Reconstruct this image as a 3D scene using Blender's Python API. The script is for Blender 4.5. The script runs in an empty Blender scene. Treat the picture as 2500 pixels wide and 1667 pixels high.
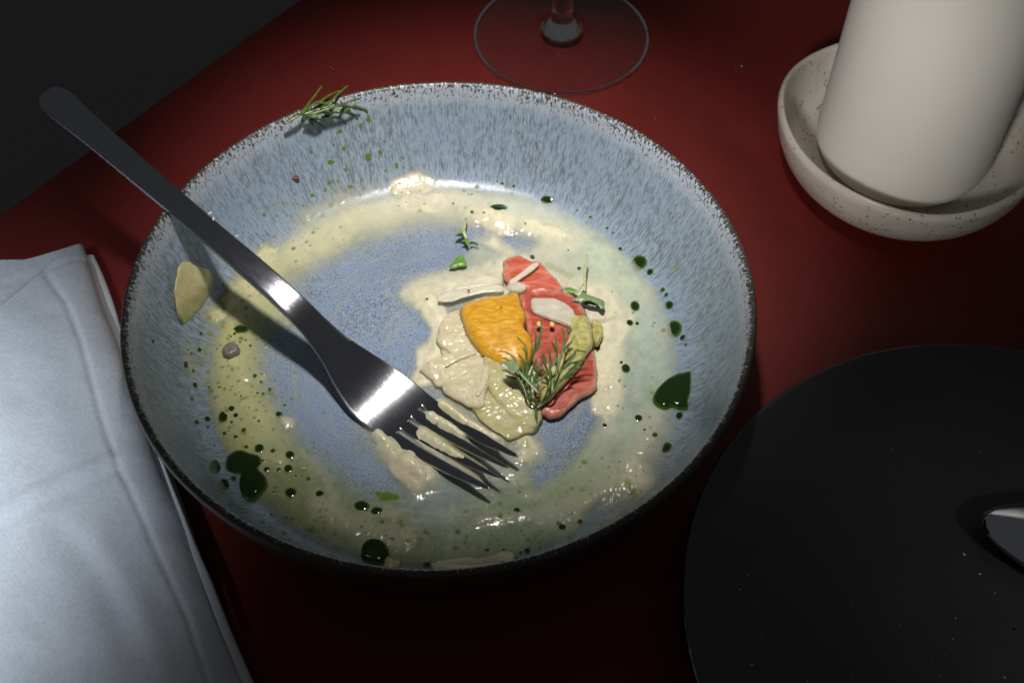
import bpy, bmesh, math, random
import numpy as np
from mathutils import Matrix, Vector
random.seed(7); rng = np.random.default_rng(7)
scene = bpy.context.scene
COL = scene.collection

# ---------------------------------------------------------------- camera
CX, CY, CZ, PIT, YAW, ROLL, FPX = 0.010219, -0.248274, 0.345909, 0.9238106, 0.0511700, 0.0122844, 2984.32
cp, sp = math.cos(PIT), math.sin(PIT)
_f = np.array([math.sin(YAW)*cp, math.cos(YAW)*cp, -sp])
_r = np.array([math.cos(YAW), -math.sin(YAW), 0.0]); _u = np.cross(_r, _f)
_r2 = _r*math.cos(ROLL)+_u*math.sin(ROLL); _u2 = -_r*math.sin(ROLL)+_u*math.cos(ROLL)
CAM = np.array([CX, CY, CZ])
cd = bpy.data.cameras.new('camera'); cam = bpy.data.objects.new('camera', cd); COL.objects.link(cam)
cam.matrix_world = Matrix([[*map(float, (_r2[i], _u2[i], -_f[i], CAM[i]))] for i in range(3)]+[[0, 0, 0, 1]])
cd.sensor_width = 36; cd.lens = FPX/2500*36; cd.clip_start = .01; cd.clip_end = 50
cd.dof.use_dof = True; cd.dof.focus_distance = .385; cd.dof.aperture_fstop = 20
scene.camera = cam
# ---------------------------------------------------------------- light: one hand-held flash, three added fill spots, a dim cool room
w = bpy.data.worlds.new('World'); scene.world = w; w.use_nodes = True
w.node_tree.nodes['Background'].inputs[0].default_value = (.94, .96, 1.0, 1)
w.node_tree.nodes['Background'].inputs[1].default_value = .046
def lamp(name, loc, target, energy, size_deg, blend, radius, color):
    ld = bpy.data.lights.new(name, 'SPOT'); o = bpy.data.objects.new(name, ld); COL.objects.link(o)
    o.location = loc; o.rotation_euler = (Vector(target)-Vector(loc)).to_track_quat('-Z', 'Y').to_euler()
    ld.energy = energy; ld.spot_size = math.radians(size_deg); ld.spot_blend = blend
    ld.shadow_soft_size = radius; ld.color = color
    return o
lamp('flash', (.010, -.010, .44), (.010, .060, 0), 10.2, 38.5, 1.0, .017, (1, .955, .90))
lamp('napkin_fill', (-.40, -.36, .46), (-.222, -.078, 0), 44.0, 23.5, 1.0, .05, (.78, .88, 1.0))  # added cool fill spot that brightens the napkin, no real source
lamp('candle_fill', (-.10, -.36, .34), (.152, .098, .060), 8.5, 18.5, 1.0, .03, (1, .97, .92))  # added narrow spot lifting candle and dish; the candle itself is unlit
lamp('plate_fill', (.40, -.36, .30), (.2, -.112, 0), 2.0, 19, 1.0, .02, (.9, .95, 1.0))  # weak added spot so crumbs and spoon catch light on the plate
vs = scene.view_settings
vs.view_transform = 'Standard'; vs.look = 'None'; vs.gamma = 1; vs.exposure = 0
scene.cycles.max_bounces = 8; scene.cycles.transparent_max_bounces = 16
scene.cycles.sample_clamp_indirect = 4

# ---------------------------------------------------------------- picture measurements -> places in the scene
def ray(px):
    d = _f+_r2*(px[0]-1250)/FPX-_u2*(px[1]-833.5)/FPX
    return d
def unp(px, z):
    d = ray(px); return CAM+d*((z-CZ)/d[2])
def proj(P):
    d = P-CAM; zz = d@_f
    return np.stack([1250+FPX*(d@_r2)/zz, 833.5-FPX*(d@_u2)/zz], -1)
def fr(o, s):  # a measuring frame
    return lambda x, y: (o[0]+x/s, o[1]+y/s)
fV = fr((0, 0), .9408); fA = fr((900, 380), 2.529); fB = fr((800, 780), 2.904); fC = fr((1350, 600), 2.091)
fD = fr((280, 600), 2.24); fE = fr((500, 1150), 2.613); fF = fr((550, 180), 3.36); fG = fr((1220, 780), 5.807)
fH = fr((680, 200), 9.8); fI = fr((1060, 520), 8.71); fJ = fr((1380, 600), 9.8)

# ---------------------------------------------------------------- numpy helpers
def lattice(seed): return np.random.default_rng(seed).random((256, 256))
_lat = {}
def vnoise(x, y, scale, seed=0, octv=2):
    if seed not in _lat: _lat[seed] = lattice(seed)
    L = _lat[seed]; out = 0; amp = 1; tot = 0
    for o in range(octv):
        u = np.asarray(x)/scale*(2**o)+17.3*o; v = np.asarray(y)/scale*(2**o)+5.1*o
        i = np.floor(u).astype(int); j = np.floor(v).astype(int); a = u-i; b = v-j
        a = a*a*(3-2*a); b = b*b*(3-2*b); i0 = i % 256; j0 = j % 256; i1 = (i+1) % 256; j1 = (j+1) % 256
        n = (L[i0, j0]*(1-a)+L[i1, j0]*a)*(1-b)+(L[i0, j1]*(1-a)+L[i1, j1]*a)*b
        out = out+amp*(n*2-1); tot += amp; amp *= .5
    return out/tot
def sst(a, b, x):
    t = np.clip((x-a)/(b-a), 0, 1); return t*t*(3-2*t)
def catmull(P, n, closed=False):
    P = np.asarray(P, float); N = len(P); out = []
    segs = N if closed else N-1
    for k in range(n):
        t = k/n*segs if closed else k/(n-1)*segs
        i = min(int(t), segs-1); f = t-i
        g = (lambda q: P[q % N]) if closed else (lambda q: P[min(max(q, 0), N-1)])
        p0, p1, p2, p3 = g(i-1), g(i), g(i+1), g(i+2)
        out.append(.5*((2*p1)+(-p0+p2)*f+(2*p0-5*p1+4*p2-p3)*f*f+(-p0+3*p1-3*p2+p3)*f**3))
    return np.array(out)
def dseg(X, Y, pts):
    best = np.full(X.shape, 1e9)
    for (x0, y0), (x1, y1) in zip(pts[:-1], pts[1:]):
        dx, dy = x1-x0, y1-y0; t = np.clip(((X-x0)*dx+(Y-y0)*dy)/(dx*dx+dy*dy+1e-9), 0, 1)
        best = np.minimum(best, np.hypot(X-x0-t*dx, Y-y0-t*dy))
    return best
def sdpoly(X, Y, pts):
    d = dseg(X, Y, list(pts)+[pts[0]]); ins = np.zeros(X.shape, bool)
    for (x0, y0), (x1, y1) in zip(pts, list(pts[1:])+[pts[0]]):
        c = ((y0 > Y) != (y1 > Y)) & (X < (x1-x0)*(Y-y0)/((y1-y0)+1e-12)+x0)
        ins ^= c
    return np.where(ins, d, -d)

# ---------------------------------------------------------------- objects
def tag(o, label=None, cat=None, group=None, kind=None):
    for k, v in (('label', label), ('category', cat), ('group', group), ('kind', kind)):
        if v: o[k] = v
    return o
def mesh(name, V, F, mat=None, parent=None, origin=None, smooth=True, attrs=None, colors=None):
    V = np.asarray(V, float)
    if origin is None: origin = (0, 0, 0) if parent is not None else tuple(V.mean(0))
    me = bpy.data.meshes.new(name); me.from_pydata((V-np.array(origin)).tolist(), [], [tuple(map(int, f)) for f in F])
    if smooth: me.polygons.foreach_set('use_smooth', [True]*len(me.polygons))
    for k, a in (attrs or {}).items():
        a = np.asarray(a, float)
        if a.ndim == 1:
            at = me.attributes.new(k, 'FLOAT', 'POINT'); at.data.foreach_set('value', a)
        else:
            at = me.attributes.new(k, 'FLOAT_VECTOR', 'POINT'); at.data.foreach_set('vector', a.ravel())
    for k, a in (colors or {}).items():
        at = me.attributes.new(k, 'FLOAT_COLOR', 'POINT'); at.data.foreach_set('color', np.asarray(a, float).ravel())
    me.update()
    o = bpy.data.objects.new(name, me); COL.objects.link(o)
    if mat: me.materials.append(mat)
    if parent is not None:
        o.parent = parent; o.location = Vector(origin)-(parent.location if False else Vector((0, 0, 0)))
        if parent.type == 'EMPTY' or True: o.matrix_parent_inverse = Matrix.Translation(-parent_world(parent))
    else: o.location = origin
    return o
def parent_world(p):
    v = Vector((0, 0, 0))
    while p is not None:
        v = v+p.location if p.parent is None else v; p = p.parent
    return v
def empty(name, loc):
    o = bpy.data.objects.new(name, None); COL.objects.link(o); o.location = loc; o.empty_display_size = .01
    return o
def lathe(prof, n, center=(0, 0, 0), wob=None, close=False):
    V = []; F = []; m = len(prof)
    for k in range(n):
        a = 2*math.pi*k/n
        for i, (r, z) in enumerate(prof):
            s = 1+(wob(a, i) if wob else 0)
            V.append((center[0]+r*s*math.cos(a), center[1]+r*s*math.sin(a), center[2]+z))
    for k in range(n):
        k2 = (k+1) % n
        for i in range(m-1): F.append((k*m+i, k2*m+i, k2*m+i+1, k*m+i+1))
    return V, F
def sweep(P, W, T, nc=12, e=2.0, side=None, up=(0, 0, 1), twist=0):
    """a ribbon or tube along P with full widths W and thicknesses T and rounded section"""
    P = np.asarray(P, float); n = len(P); V = []; F = []
    W = np.broadcast_to(W, n); T = np.broadcast_to(T, n)
    tan = np.gradient(P, axis=0); tan /= np.linalg.norm(tan, axis=1)[:, None]+1e-12
    for i in range(n):
        u = np.array(up, float); s = np.cross(tan[i], u); s /= np.linalg.norm(s)+1e-9; nn = np.cross(s, tan[i])
        if twist:
            c_, s_ = math.cos(twist*i/n), math.sin(twist*i/n); s, nn = s*c_+nn*s_, nn*c_-s*s_
        for k in range(nc):
            a = 2*math.pi*k/nc; c, q = math.cos(a), math.sin(a)
            x = math.copysign(abs(c)**(2/e), c); y = math.copysign(abs(q)**(2/e), q)
            V.append(P[i]+s*x*W[i]/2+nn*y*T[i]/2)
    for i in range(n-1):
        for k in range(nc):
            F.append((i*nc+k, i*nc+(k+1) % nc, (i+1)*nc+(k+1) % nc, (i+1)*nc+k))
    F.append(tuple(range(nc))[::-1]); F.append(tuple(range((n-1)*nc, n*nc)))
    return V, F

# ---------------------------------------------------------------- materials
class M:
    def __init__(s, name):
        s.m = bpy.data.materials.new(name); s.m.use_nodes = True; s.t = s.m.node_tree; s.n = s.t.nodes
        s.b = s.n['Principled BSDF']; s.out = s.n['Material Output']
    def node(s, typ, **kw):
        x = s.n.new(typ)
        for k, v in kw.items():
            if hasattr(x, k): setattr(x, k, v)
            else: x.inputs[k.replace('_', ' ')].default_value = v
        return x
    def link(s, a, b): s.t.links.new(a, b)
    def set(s, **kw):
        for k, v in kw.items():
            s.b.inputs[{'color': 'Base Color', 'rough': 'Roughness', 'metal': 'Metallic', 'spec': 'Specular IOR Level', 'ior': 'IOR',
                        'sss': 'Subsurface Weight', 'sssr': 'Subsurface Radius', 'ssss': 'Subsurface Scale', 'trans': 'Transmission Weight',
                        'coat': 'Coat Weight', 'coatr': 'Coat Roughness', 'alpha': 'Alpha', 'sheen': 'Sheen Weight', 'aniso': 'Anisotropic'}[k]].default_value = (*v, 1) if k == 'color' else v
        return s
    def attr(s, name, out='Fac'): return s.node('ShaderNodeAttribute', attribute_name=name).outputs[out]
    def obj(s): return s.node('ShaderNodeTexCoord').outputs['Object']
    def mapped(s, vec, scale=(1, 1, 1), rot=(0, 0, 0)):
        x = s.node('ShaderNodeMapping'); x.inputs['Scale'].default_value = scale; x.inputs['Rotation'].default_value = rot
        s.link(vec, x.inputs['Vector']); return x.outputs[0]
    def noise(s, vec, scale, detail=3, rough=.55, out='Fac', dist=0):
        x = s.node('ShaderNodeTexNoise'); x.inputs['Scale'].default_value = scale; x.inputs['Detail'].default_value = detail
        x.inputs['Roughness'].default_value = rough; x.inputs['Distortion'].default_value = dist
        s.link(vec, x.inputs['Vector']); return x.outputs[out]
    def voro(s, vec, scale, feature='F1', out='Distance', rand=1):
        x = s.node('ShaderNodeTexVoronoi', feature=feature); x.inputs['Scale'].default_value = scale; x.inputs['Randomness'].default_value = rand
        s.link(vec, x.inputs['Vector']); return x.outputs[out]
    def ramp(s, fac, stops, interp='LINEAR'):
        x = s.node('ShaderNodeValToRGB'); r = x.color_ramp; r.interpolation = interp
        while len(r.elements) < len(stops): r.elements.new(.5)
        for e, (p, c) in zip(r.elements, stops):
            e.position = p; e.color = (*c, 1) if isinstance(c, tuple) and len(c) == 3 else ((c, c, c, 1) if not isinstance(c, tuple) else c)
        s.link(fac, x.inputs['Fac']); return x.outputs['Color']
    def math(s, op, a, b=None, clamp=False):
        x = s.node('ShaderNodeMath', operation=op); x.use_clamp = clamp
        for i, v in enumerate((a, b)):
            if v is None: continue
            if isinstance(v, (int, float)): x.inputs[i].default_value = v
            else: s.link(v, x.inputs[i])
        return x.outputs[0]
    def mix(s, fac, a, b):
        x = s.node('ShaderNodeMix', data_type='RGBA')
        for i, v in ((0, fac), (6, a), (7, b)):
            if isinstance(v, (int, float)): x.inputs[i].default_value = v
            elif isinstance(v, tuple): x.inputs[i].default_value = (*v, 1)
            else: s.link(v, x.inputs[i])
        return x.outputs[2]
    def col(s, c): s.link(c, s.b.inputs['Base Color']); return s
    def rough(s, c): s.link(c, s.b.inputs['Roughness']); return s
    def bump(s, h, strength=.3, dist=.001, prev=None):
        x = s.node('ShaderNodeBump'); x.inputs['Strength'].default_value = strength; x.inputs['Distance'].default_value = dist
        s.link(h, x.inputs['Height'])
        if prev is not None: s.link(prev, x.inputs['Normal'])
        s.link(x.outputs[0], s.b.inputs['Normal']); return x.outputs[0]
    def sparkle(s, scale=(900, 900, 900), weight=.5, strength=.9, dist=.0006, rough=.06, rot=(0, 0, 0)):
        x = s.node('ShaderNodeBump'); x.inputs['Strength'].default_value = strength; x.inputs['Distance'].default_value = dist
        s.link(s.noise(s.mapped(s.obj(), scale, rot), 1.0, 2, .5), x.inputs['Height']); s.link(x.outputs[0], s.b.inputs['Coat Normal'])
        s.b.inputs['Coat Weight'].default_value = weight; s.b.inputs['Coat Roughness'].default_value = rough; s.b.inputs['Coat IOR'].default_value = 1.4
    def alpha_mix(s, a):
        tr = s.node('ShaderNodeBsdfTransparent'); mx = s.node('ShaderNodeMixShader')
        s.link(a, mx.inputs[0]); s.link(tr.outputs[0], mx.inputs[1]); s.link(s.b.outputs[0], mx.inputs[2])
        s.link(mx.outputs[0], s.out.inputs['Surface']); return s

# table lacquer
mt = M('red_table_paint').set(rough=.55, spec=.3)
o_ = mt.obj()
mt.col(mt.ramp(mt.noise(o_, 14, 5), [(.3, (.118, .0105, .008)), (.7, (.14, .0135, .010))]))
mt.rough(mt.ramp(mt.noise(o_, 55, 6, .7), [(.35, .52), (.7, .66)]))
b1 = mt.bump(mt.noise(o_, 900, 4), .2, .0004); mt.bump(mt.noise(mt.mapped(o_, (60, 2400, 60), (0, 0, .5)), 1.0, 4), .08, .0002, b1)
RED = mt.m
mf = M('dark_floor').set(color=(.21, .21, .20), rough=.8, spec=.2)
mf.bump(mf.noise(mf.obj(), 40, 4), .2, .01); FLOORM = mf.m
# placemat
mp = M('black_plate_glaze').set(rough=.3, spec=.8)
o_ = mp.obj()
dust = mp.ramp(mp.noise(o_, 130, 6, .75), [(.66, 0.0), (.8, 1.0)])
patch = mp.ramp(mp.noise(o_, 18, 3), [(.58, 0.0), (.72, 1.0)])
mp.col(mp.mix(mp.math('MULTIPLY', mp.math('MULTIPLY', dust, patch), .35), (.02, .02, .0195), (.12, .11, .1)))
mp.rough(mp.ramp(mp.noise(o_, 60, 5), [(.3, .4), (.7, .6)]))
mp.bump(mp.voro(o_, 1500), .15, .0002); BLACK = mp.m
# bowl glaze
mb = M('reactive_blue_glaze').set(rough=.3, spec=.5)
st = mb.attr('streak', 'Vector'); o_ = mb.obj(); wall = mb.attr('wall'); rimv = mb.attr('rimness')
n_st = mb.noise(st, 1.0, 5, .62)
n_fl = mb.noise(o_, 1900, 4, .6)
n_big = mb.noise(o_, 28, 3)
n_mid = mb.noise(st, .28, 3, .6)
speck_w = mb.ramp(mb.math('ADD', mb.math('ADD', n_st, mb.math('MULTIPLY', mb.math('SUBTRACT', n_mid, .5), .3)), mb.math('MULTIPLY', mb.math('SUBTRACT', n_big, .5), .25)), [(.46, 0.0), (.62, 1.0)])
speck_f = mb.ramp(mb.math('ADD', n_fl, mb.math('MULTIPLY', mb.math('SUBTRACT', n_big, .5), .35)), [(.44, 0.0), (.66, 1.0)])
base_w = mb.ramp(n_big, [(.3, (.265, .35, .46)), (.7, (.33, .41, .50))])
base_f = mb.ramp(n_big, [(.3, (.21, .28, .41)), (.7, (.28, .35, .46))])
spot_w = mb.ramp(mb.noise(st, .5, 2), [(.35, (.035, .042, .022)), (.7, (.06, .075, .085))])
cw = mb.mix(mb.math('MULTIPLY', speck_w, .66), base_w, spot_w)
cf = mb.mix(mb.math('MULTIPLY', speck_f, .8), base_f, (.035, .048, .085))
inner = mb.mix(wall, cf, cw)
rn = mb.noise(mb.mapped(st, (.7, .7, 2.2)), 1.0, 5, .65)
rimmask = mb.ramp(mb.math('ADD', rimv, mb.math('MULTIPLY', mb.math('SUBTRACT', rn, .5), 2.6)), [(.44, 0.0), (.6, 1.0)])
lightmask = mb.ramp(rimv, [(.06, 0.0), (.3, 1.0)])
inner2 = mb.mix(mb.math('MULTIPLY', lightmask, .6), inner, (.5, .54, .62))
mb.col(mb.mix(rimmask, inner2, (.045, .037, .026)))
mb.rough(mb.ramp(rimmask, [(0, .27), (1, .42)]))
b1 = mb.bump(n_fl, .25, .00025); mb.bump(mb.noise(o_, 90, 3), .12, .0012, b1)
mb.sparkle((1100, 1100, 1100), .3, .8, .0004, .06); mb.link(mb.math('MULTIPLY', mb.math('SUBTRACT', 1.0, wall), .4), mb.b.inputs['Coat Weight']); GLAZE = mb.m
# steel
ms = M('brushed_steel').set(metal=1, color=(.42, .43, .47))
sv = ms.attr('brush', 'Vector')
s2 = ms.noise(ms.mapped(sv, (240, 5200, 1)), 1.0, 3, .6); s3 = ms.noise(ms.mapped(sv, (4200, 600, 1), (0, 0, .5)), 1.0, 2, .6)
ms.rough(ms.ramp(ms.noise(ms.mapped(sv, (200, 2600, 1)), 1.0, 4, .7), [(.3, .17), (.7, .27)])); ms.set(aniso=.92)
tg = ms.node('ShaderNodeCombineXYZ'); tg.inputs[0].default_value = .655; tg.inputs[1].default_value = .755; ms.link(tg.outputs[0], ms.b.inputs['Tangent'])
b1 = ms.bump(s2, .25, .00003); ms.bump(ms.ramp(s3, [(.60, 0.0), (.72, 1.0)]), .12, .00002, b1)
STEEL = ms.m
mk = M('polished_steel').set(metal=1, color=(.6, .62, .68)); mk.rough(mk.ramp(mk.noise(mk.obj(), 220, 4, .7), [(.3, .08), (.7, .16)])); mk.bump(mk.noise(mk.mapped(mk.obj(), (300, 2600, 800), (0, 0, .3)), 1.0, 3), .1, .00004); POLISH = mk.m
# cloth
mn = M('white_napkin_cotton').set(color=(.6, .605, .62), rough=.9, spec=.15, sheen=.15)
wv = mn.node('ShaderNodeTexWave', wave_type='BANDS', bands_direction='DIAGONAL'); wv.inputs['Scale'].default_value = 330; wv.inputs['Distortion'].default_value = 1.2; wv.inputs['Detail Scale'].default_value = 4
mn.link(mn.obj(), wv.inputs['Vector'])
b1 = mn.bump(wv.outputs['Fac'], .04, .0003); b2 = mn.bump(mn.noise(mn.obj(), 1400, 4), .35, .0003, b1); mn.bump(mn.noise(mn.obj(), 45, 4), .35, .0022, b2)
mn.col(mn.ramp(mn.noise(mn.obj(), 700, 5, .7), [(.3, (.54, .545, .56)), (.7, (.66, .665, .68))])); CLOTH = mn.m
# stoneware
mw = M('speckled_stoneware').set(rough=.33, spec=.5)
o_ = mw.obj()
sp1 = mw.ramp(mw.voro(o_, 420), [(.16, 1.0), (.26, 0.0)]); gate = mw.ramp(mw.noise(o_, 130, 2), [(.40, 0.0), (.52, 1.0)])
sp2 = mw.ramp(mw.noise(o_, 420, 3), [(.66, 0.0), (.74, 1.0)])
basec = mw.ramp(mw.noise(o_, 24, 4), [(.3, (.56, .52, .46)), (.7, (.72, .68, .62))])
rimb = mw.attr('lip')
c1 = mw.mix(mw.math('MULTIPLY', mw.math('MULTIPLY', sp1, gate), .85), basec, (.07, .045, .03))
c2 = mw.mix(mw.math('MULTIPLY', sp2, .3), c1, (.2, .15, .11))
c3 = mw.mix(mw.math('MULTIPLY', rimb, .45), c2, (.36, .27, .22))
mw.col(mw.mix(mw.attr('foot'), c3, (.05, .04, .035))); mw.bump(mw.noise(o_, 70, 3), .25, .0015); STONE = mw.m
# candle wax
mc = M('white_wax').set(color=(.76, .74, .69), rough=.5, spec=.35, sss=.5, sssr=(1, .8, .6), ssss=.006)
mc.bump(mc.noise(mc.obj(), 30, 3), .12, .002); WAX = mc.m
WICK = M('wick').set(color=(.05, .04, .035), rough=.9).m
# glass
mg = M('clear_glass'); lf = mg.node('ShaderNodeLayerWeight'); lf.inputs['Blend'].default_value = .5
lwf = mg.math('ADD', mg.math('MULTIPLY', mg.math('POWER', lf.outputs['Facing'], 5.0), .9), .06)
tr = mg.node('ShaderNodeBsdfTransparent'); gl = mg.node('ShaderNodeBsdfGlossy'); gl.inputs['Roughness'].default_value = .02
fac = mg.node('ShaderNodeLayerWeight'); fac.inputs['Blend'].default_value = .25
mg.link(mg.mix(mg.math('POWER', fac.outputs['Facing'], 3.0), (.99, .985, .985), (.6, .5, .5)), tr.inputs['Color'])
mx = mg.node('ShaderNodeMixShader'); mg.link(lwf, mx.inputs[0]); mg.link(tr.outputs[0], mx.inputs[1]); mg.link(gl.outputs[0], mx.inputs[2]); mg.link(mx.outputs[0], mg.out.inputs['Surface'])
GLASS = mg.m
SOLIDGLASS = M('solid_glass').set(color=(.97, .98, .98), rough=.02, trans=1, ior=1.5).m
# sauce
mu = M('cream_sauce').set(rough=.16, spec=.5)
ca = mu.node('ShaderNodeAttribute', attribute_name='tint'); mu.col(ca.outputs['Color'])
cream = mu.attr('cream'); o_ = mu.obj()
mu.rough(mu.ramp(cream, [(0, .12), (1, .24)]))
mu.b.inputs['Subsurface Weight'].default_value = .15; mu.b.inputs['Subsurface Radius'].default_value = (1, .9, .6); mu.b.inputs['Subsurface Scale'].default_value = .0015
mu.bump(mu.noise(o_, 500, 3), .16, .0005); mu.sparkle((700, 900, 800), .35, .55, .0006, .07)
mu.alpha_mix(ca.outputs['Alpha']); SAUCE = mu.m
# oil drops
def oil(name, c0, c1, a0, a1):
    m = M(name).set(rough=.04, spec=.4); th = m.attr('thick')
    m.col(m.ramp(th, [(.0, c0), (.6, c1)])); m.alpha_mix(m.ramp(th, [(0, a0), (.4, a1)])); return m.m
OIL = oil('herb_oil', (.085, .17, .01), (.012, .03, .006), .45, .97)
OILB = oil('herb_oil_bright', (.12, .2, .012), (.03, .075, .006), .6, .98)
SMEAR = oil('herb_oil_smear', (.2, .27, .03), (.13, .21, .02), .1, .8)
# food
def food(name, c0, c1, rough=.2, scale=(500, 500, 500), rot=(0, 0, 0), sss=.3, sssr=(1, .6, .3), bumpd=.0006, bs=.5, alpha=None, vein=None, detail=3):
    m = M(name).set(rough=rough, spec=.5, sss=sss, sssr=sssr, ssss=.003); v = m.mapped(m.obj(), scale, rot)
    n = m.noise(v, 1.0, detail, .55); c = m.ramp(n, [(.32, c0), (.68, c1)])
    if vein:
        vv = m.voro(m.mapped(m.obj(), vein[1], vein[2]), 1.0, 'DISTANCE_TO_EDGE')
        c = m.mix(m.ramp(vv, [(.0, vein[3]), (.09, 0.0)]), c, vein[0])
    m.col(c)
    m.bump(n, bs*.6, bumpd*.8)
    if rough < .3: m.sparkle((scale[0]*1.6, scale[1]*1.6, scale[2]*1.6), .55, .9, .0007, .06, rot)
    if alpha is not None:
        x = m.node('ShaderNodeValue'); x.outputs[0].default_value = alpha; m.alpha_mix(x.outputs[0])
    return m.m
def citrus(name, c0, c1, scale, rot, sssr, mem, mscale, ms, edge=.6, rimc=(.72, .42, .32), bs=.10):
    m = M(name).set(rough=.3, spec=.4, sss=.4, sssr=sssr, ssss=.0025); v = m.mapped(m.obj(), scale, rot)
    wob = m.node('ShaderNodeVectorMath', operation='ADD'); nz = m.noise(m.obj(), 300, 2, .5, 'Color')
    sc_ = m.node('ShaderNodeVectorMath', operation='SCALE'); sc_.inputs['Scale'].default_value = .9; m.link(nz, sc_.inputs[0]); m.link(v, wob.inputs[0]); m.link(sc_.outputs[0], wob.inputs[1])
    f1 = m.voro(wob.outputs[0], 1.0, 'SMOOTH_F1'); ed = m.voro(wob.outputs[0], 1.0, 'DISTANCE_TO_EDGE')
    c = m.ramp(f1, [(.08, c1), (.6, c0)]); c = m.mix(m.math('MULTIPLY', m.noise(m.obj(), 240, 3), .35), c, mem)
    mm = m.voro(m.mapped(m.obj(), mscale, rot), 1.0, 'DISTANCE_TO_EDGE'); c = m.mix(m.ramp(mm, [(.0, ms), (.07, 0.0)]), c, mem)
    eg = m.math('ADD', m.attr('edge'), m.math('MULTIPLY', m.math('SUBTRACT', m.noise(m.obj(), 380, 3), .5), .5)); c = m.mix(m.math('MULTIPLY', m.ramp(eg, [(.78, 0.0), (1.05, 1.0)]), edge), c, rimc); m.col(c)
    m.bump(m.math('MULTIPLY', m.math('MINIMUM', ed, .3), 3.0), bs, .0004); m.sparkle((scale[0]*2.6, scale[1]*1.8, 1600), .5, .8, .0006, .05, rot); return m.m
ORANGE = citrus('orange_flesh', (.47, .205, .003), (.68, .39, .025), (330, 1250, 800), (0, 0, 1.15), (1, .5, .1), (.74, .42, .05), (60, 60, 60), 0.0, .35, (.78, .46, .05), .2)
PINK = citrus('grapefruit_flesh', (.40, .045, .020), (.54, .105, .05), (220, 900, 600), (0, 0, -.6), (1, .4, .3), (.66, .28, .2), (38, 150, 90), .45)
DKPINK = citrus('grapefruit_flesh_deep', (.29, .026, .013), (.42, .065, .032), (260, 900, 600), (0, 0, .9), (1, .4, .3), (.58, .2, .14), (45, 150, 90), .4)
ONION = food('pale_onion', (.72, .67, .50), (.84, .80, .66), .22, (120, 700, 300), (0, 0, .3), .35, (1, .9, .6), .0006, .35, .6)
ONIONG = food('pale_onion_translucent', (.64, .63, .49), (.8, .79, .68), .2, (160, 600, 300), (0, 0, -.4), .3, (1, .9, .6), .0007, .45, .5)
FENNEL = food('fennel_slice', (.62, .54, .34), (.76, .69, .50), .2, (130, 520, 300), (0, 0, 1.0), .35, (1, .9, .6), .0006, .4, .74)
FENNELG = food('fennel_slice_green', (.50, .47, .19), (.66, .62, .38), .2, (160, 400, 300), (0, 0, .6), .3, (1, .9, .6), .0007, .45, .70)
POTATO = food('cream_chunk', (.58, .52, .22), (.7, .63, .34), .26, (240, 500, 300), (0, 0, .4), .3, (1, .8, .5), .001, .6, .85)
PASTE = food('green_flecked_pulp', (.3, .3, .05), (.6, .53, .27), .16, (500, 500, 500), (0, 0, 0), .3, (1, .8, .4), .0012, .7, .93, detail=5)
SEED = food('pale_seed', (.62, .42, .12), (.74, .55, .22), .3, (400, 400, 400))
PEPPER = food('peppercorn', (.03, .018, .014), (.1, .06, .045), .5, (900, 900, 900), sss=0, bumpd=.0008)
BROWN = food('brown_seed', (.09, .03, .02), (.16, .06, .045), .3, (500, 500, 500), sss=0)
MUSH = food('grey_morsel', (.12, .115, .09), (.24, .225, .19), .3, (300, 300, 300), sss=.1)
WORN = food('worn_rim_white', (.35, .38, .45), (.6, .62, .68), .5, (1500, 1500, 1500))
FLECK = food('white_fleck', (.6, .6, .58), (.75, .74, .7), .5, (600, 600, 600))
def leafm(name, c0, c1, r=.32):
    m = M(name).set(rough=r, spec=.5, sss=.1, sssr=(.4, 1, .2), ssss=.001)
    m.col(m.ramp(m.noise(m.obj(), 500, 3), [(.3, c0), (.7, c1)])); m.bump(m.noise(m.obj(), 1500, 2), .3, .0003); return m.m
DILL = leafm('dill_green', (.035, .085, .018), (.085, .175, .04))
DILLR = leafm('dill_green_fresh', (.035, .075, .01), (.1, .16, .025), .25)
STEM = leafm('pale_stem', (.3, .36, .14), (.46, .5, .28))
LEAF = leafm('leaf_green', (.08, .2, .02), (.16, .33, .05)); LEAFP = leafm('leaf_pale', (.13, .2, .09), (.25, .34, .17)); LEAFD = leafm('leaf_dark', (.012, .03, .008), (.035, .075, .016))

# ================================================================= the table
ed0, ed1 = np.array([-.0658, .2079]), np.array([-.128, .1333])
ev = (ed0-ed1)/np.linalg.norm(ed0-ed1); en = np.array([ev[1], -ev[0]])          # en points onto the table
pts = [ed1-ev*.55, ed0+ev*.9, ed0+ev*.9+en*1.3, ed1-ev*.55+en*1.3]
bm = bmesh.new(); top = [bm.verts.new((*p, 0)) for p in pts]; bot = [bm.verts.new((*p, -.03)) for p in pts]
ft = bm.faces.new(top[::-1]); bm.faces.new(bot)
for i in range(4): bm.faces.new((top[i], top[(i+1) % 4], bot[(i+1) % 4], bot[i]))
bmesh.ops.recalc_face_normals(bm, faces=bm.faces)
bmesh.ops.bevel(bm, geom=[e for e in bm.edges if all(v.co.z > -.001 for v in e.verts)], offset=.002, segments=3, affect='EDGES')
me = bpy.data.meshes.new('table'); bm.to_mesh(me); bm.free(); me.materials.append(RED)
table = bpy.data.objects.new('table', me); COL.objects.link(table); tag(table, 'matte red tabletop under the bowl and the candle dish', kind='structure')
mesh('floor', [(-4, -4, -.75), (4, -4, -.75), (4, 4, -.75), (-4, 4, -.75)], [(0, 1, 2, 3)], FLOORM, smooth=False)['kind'] = 'structure'

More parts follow.
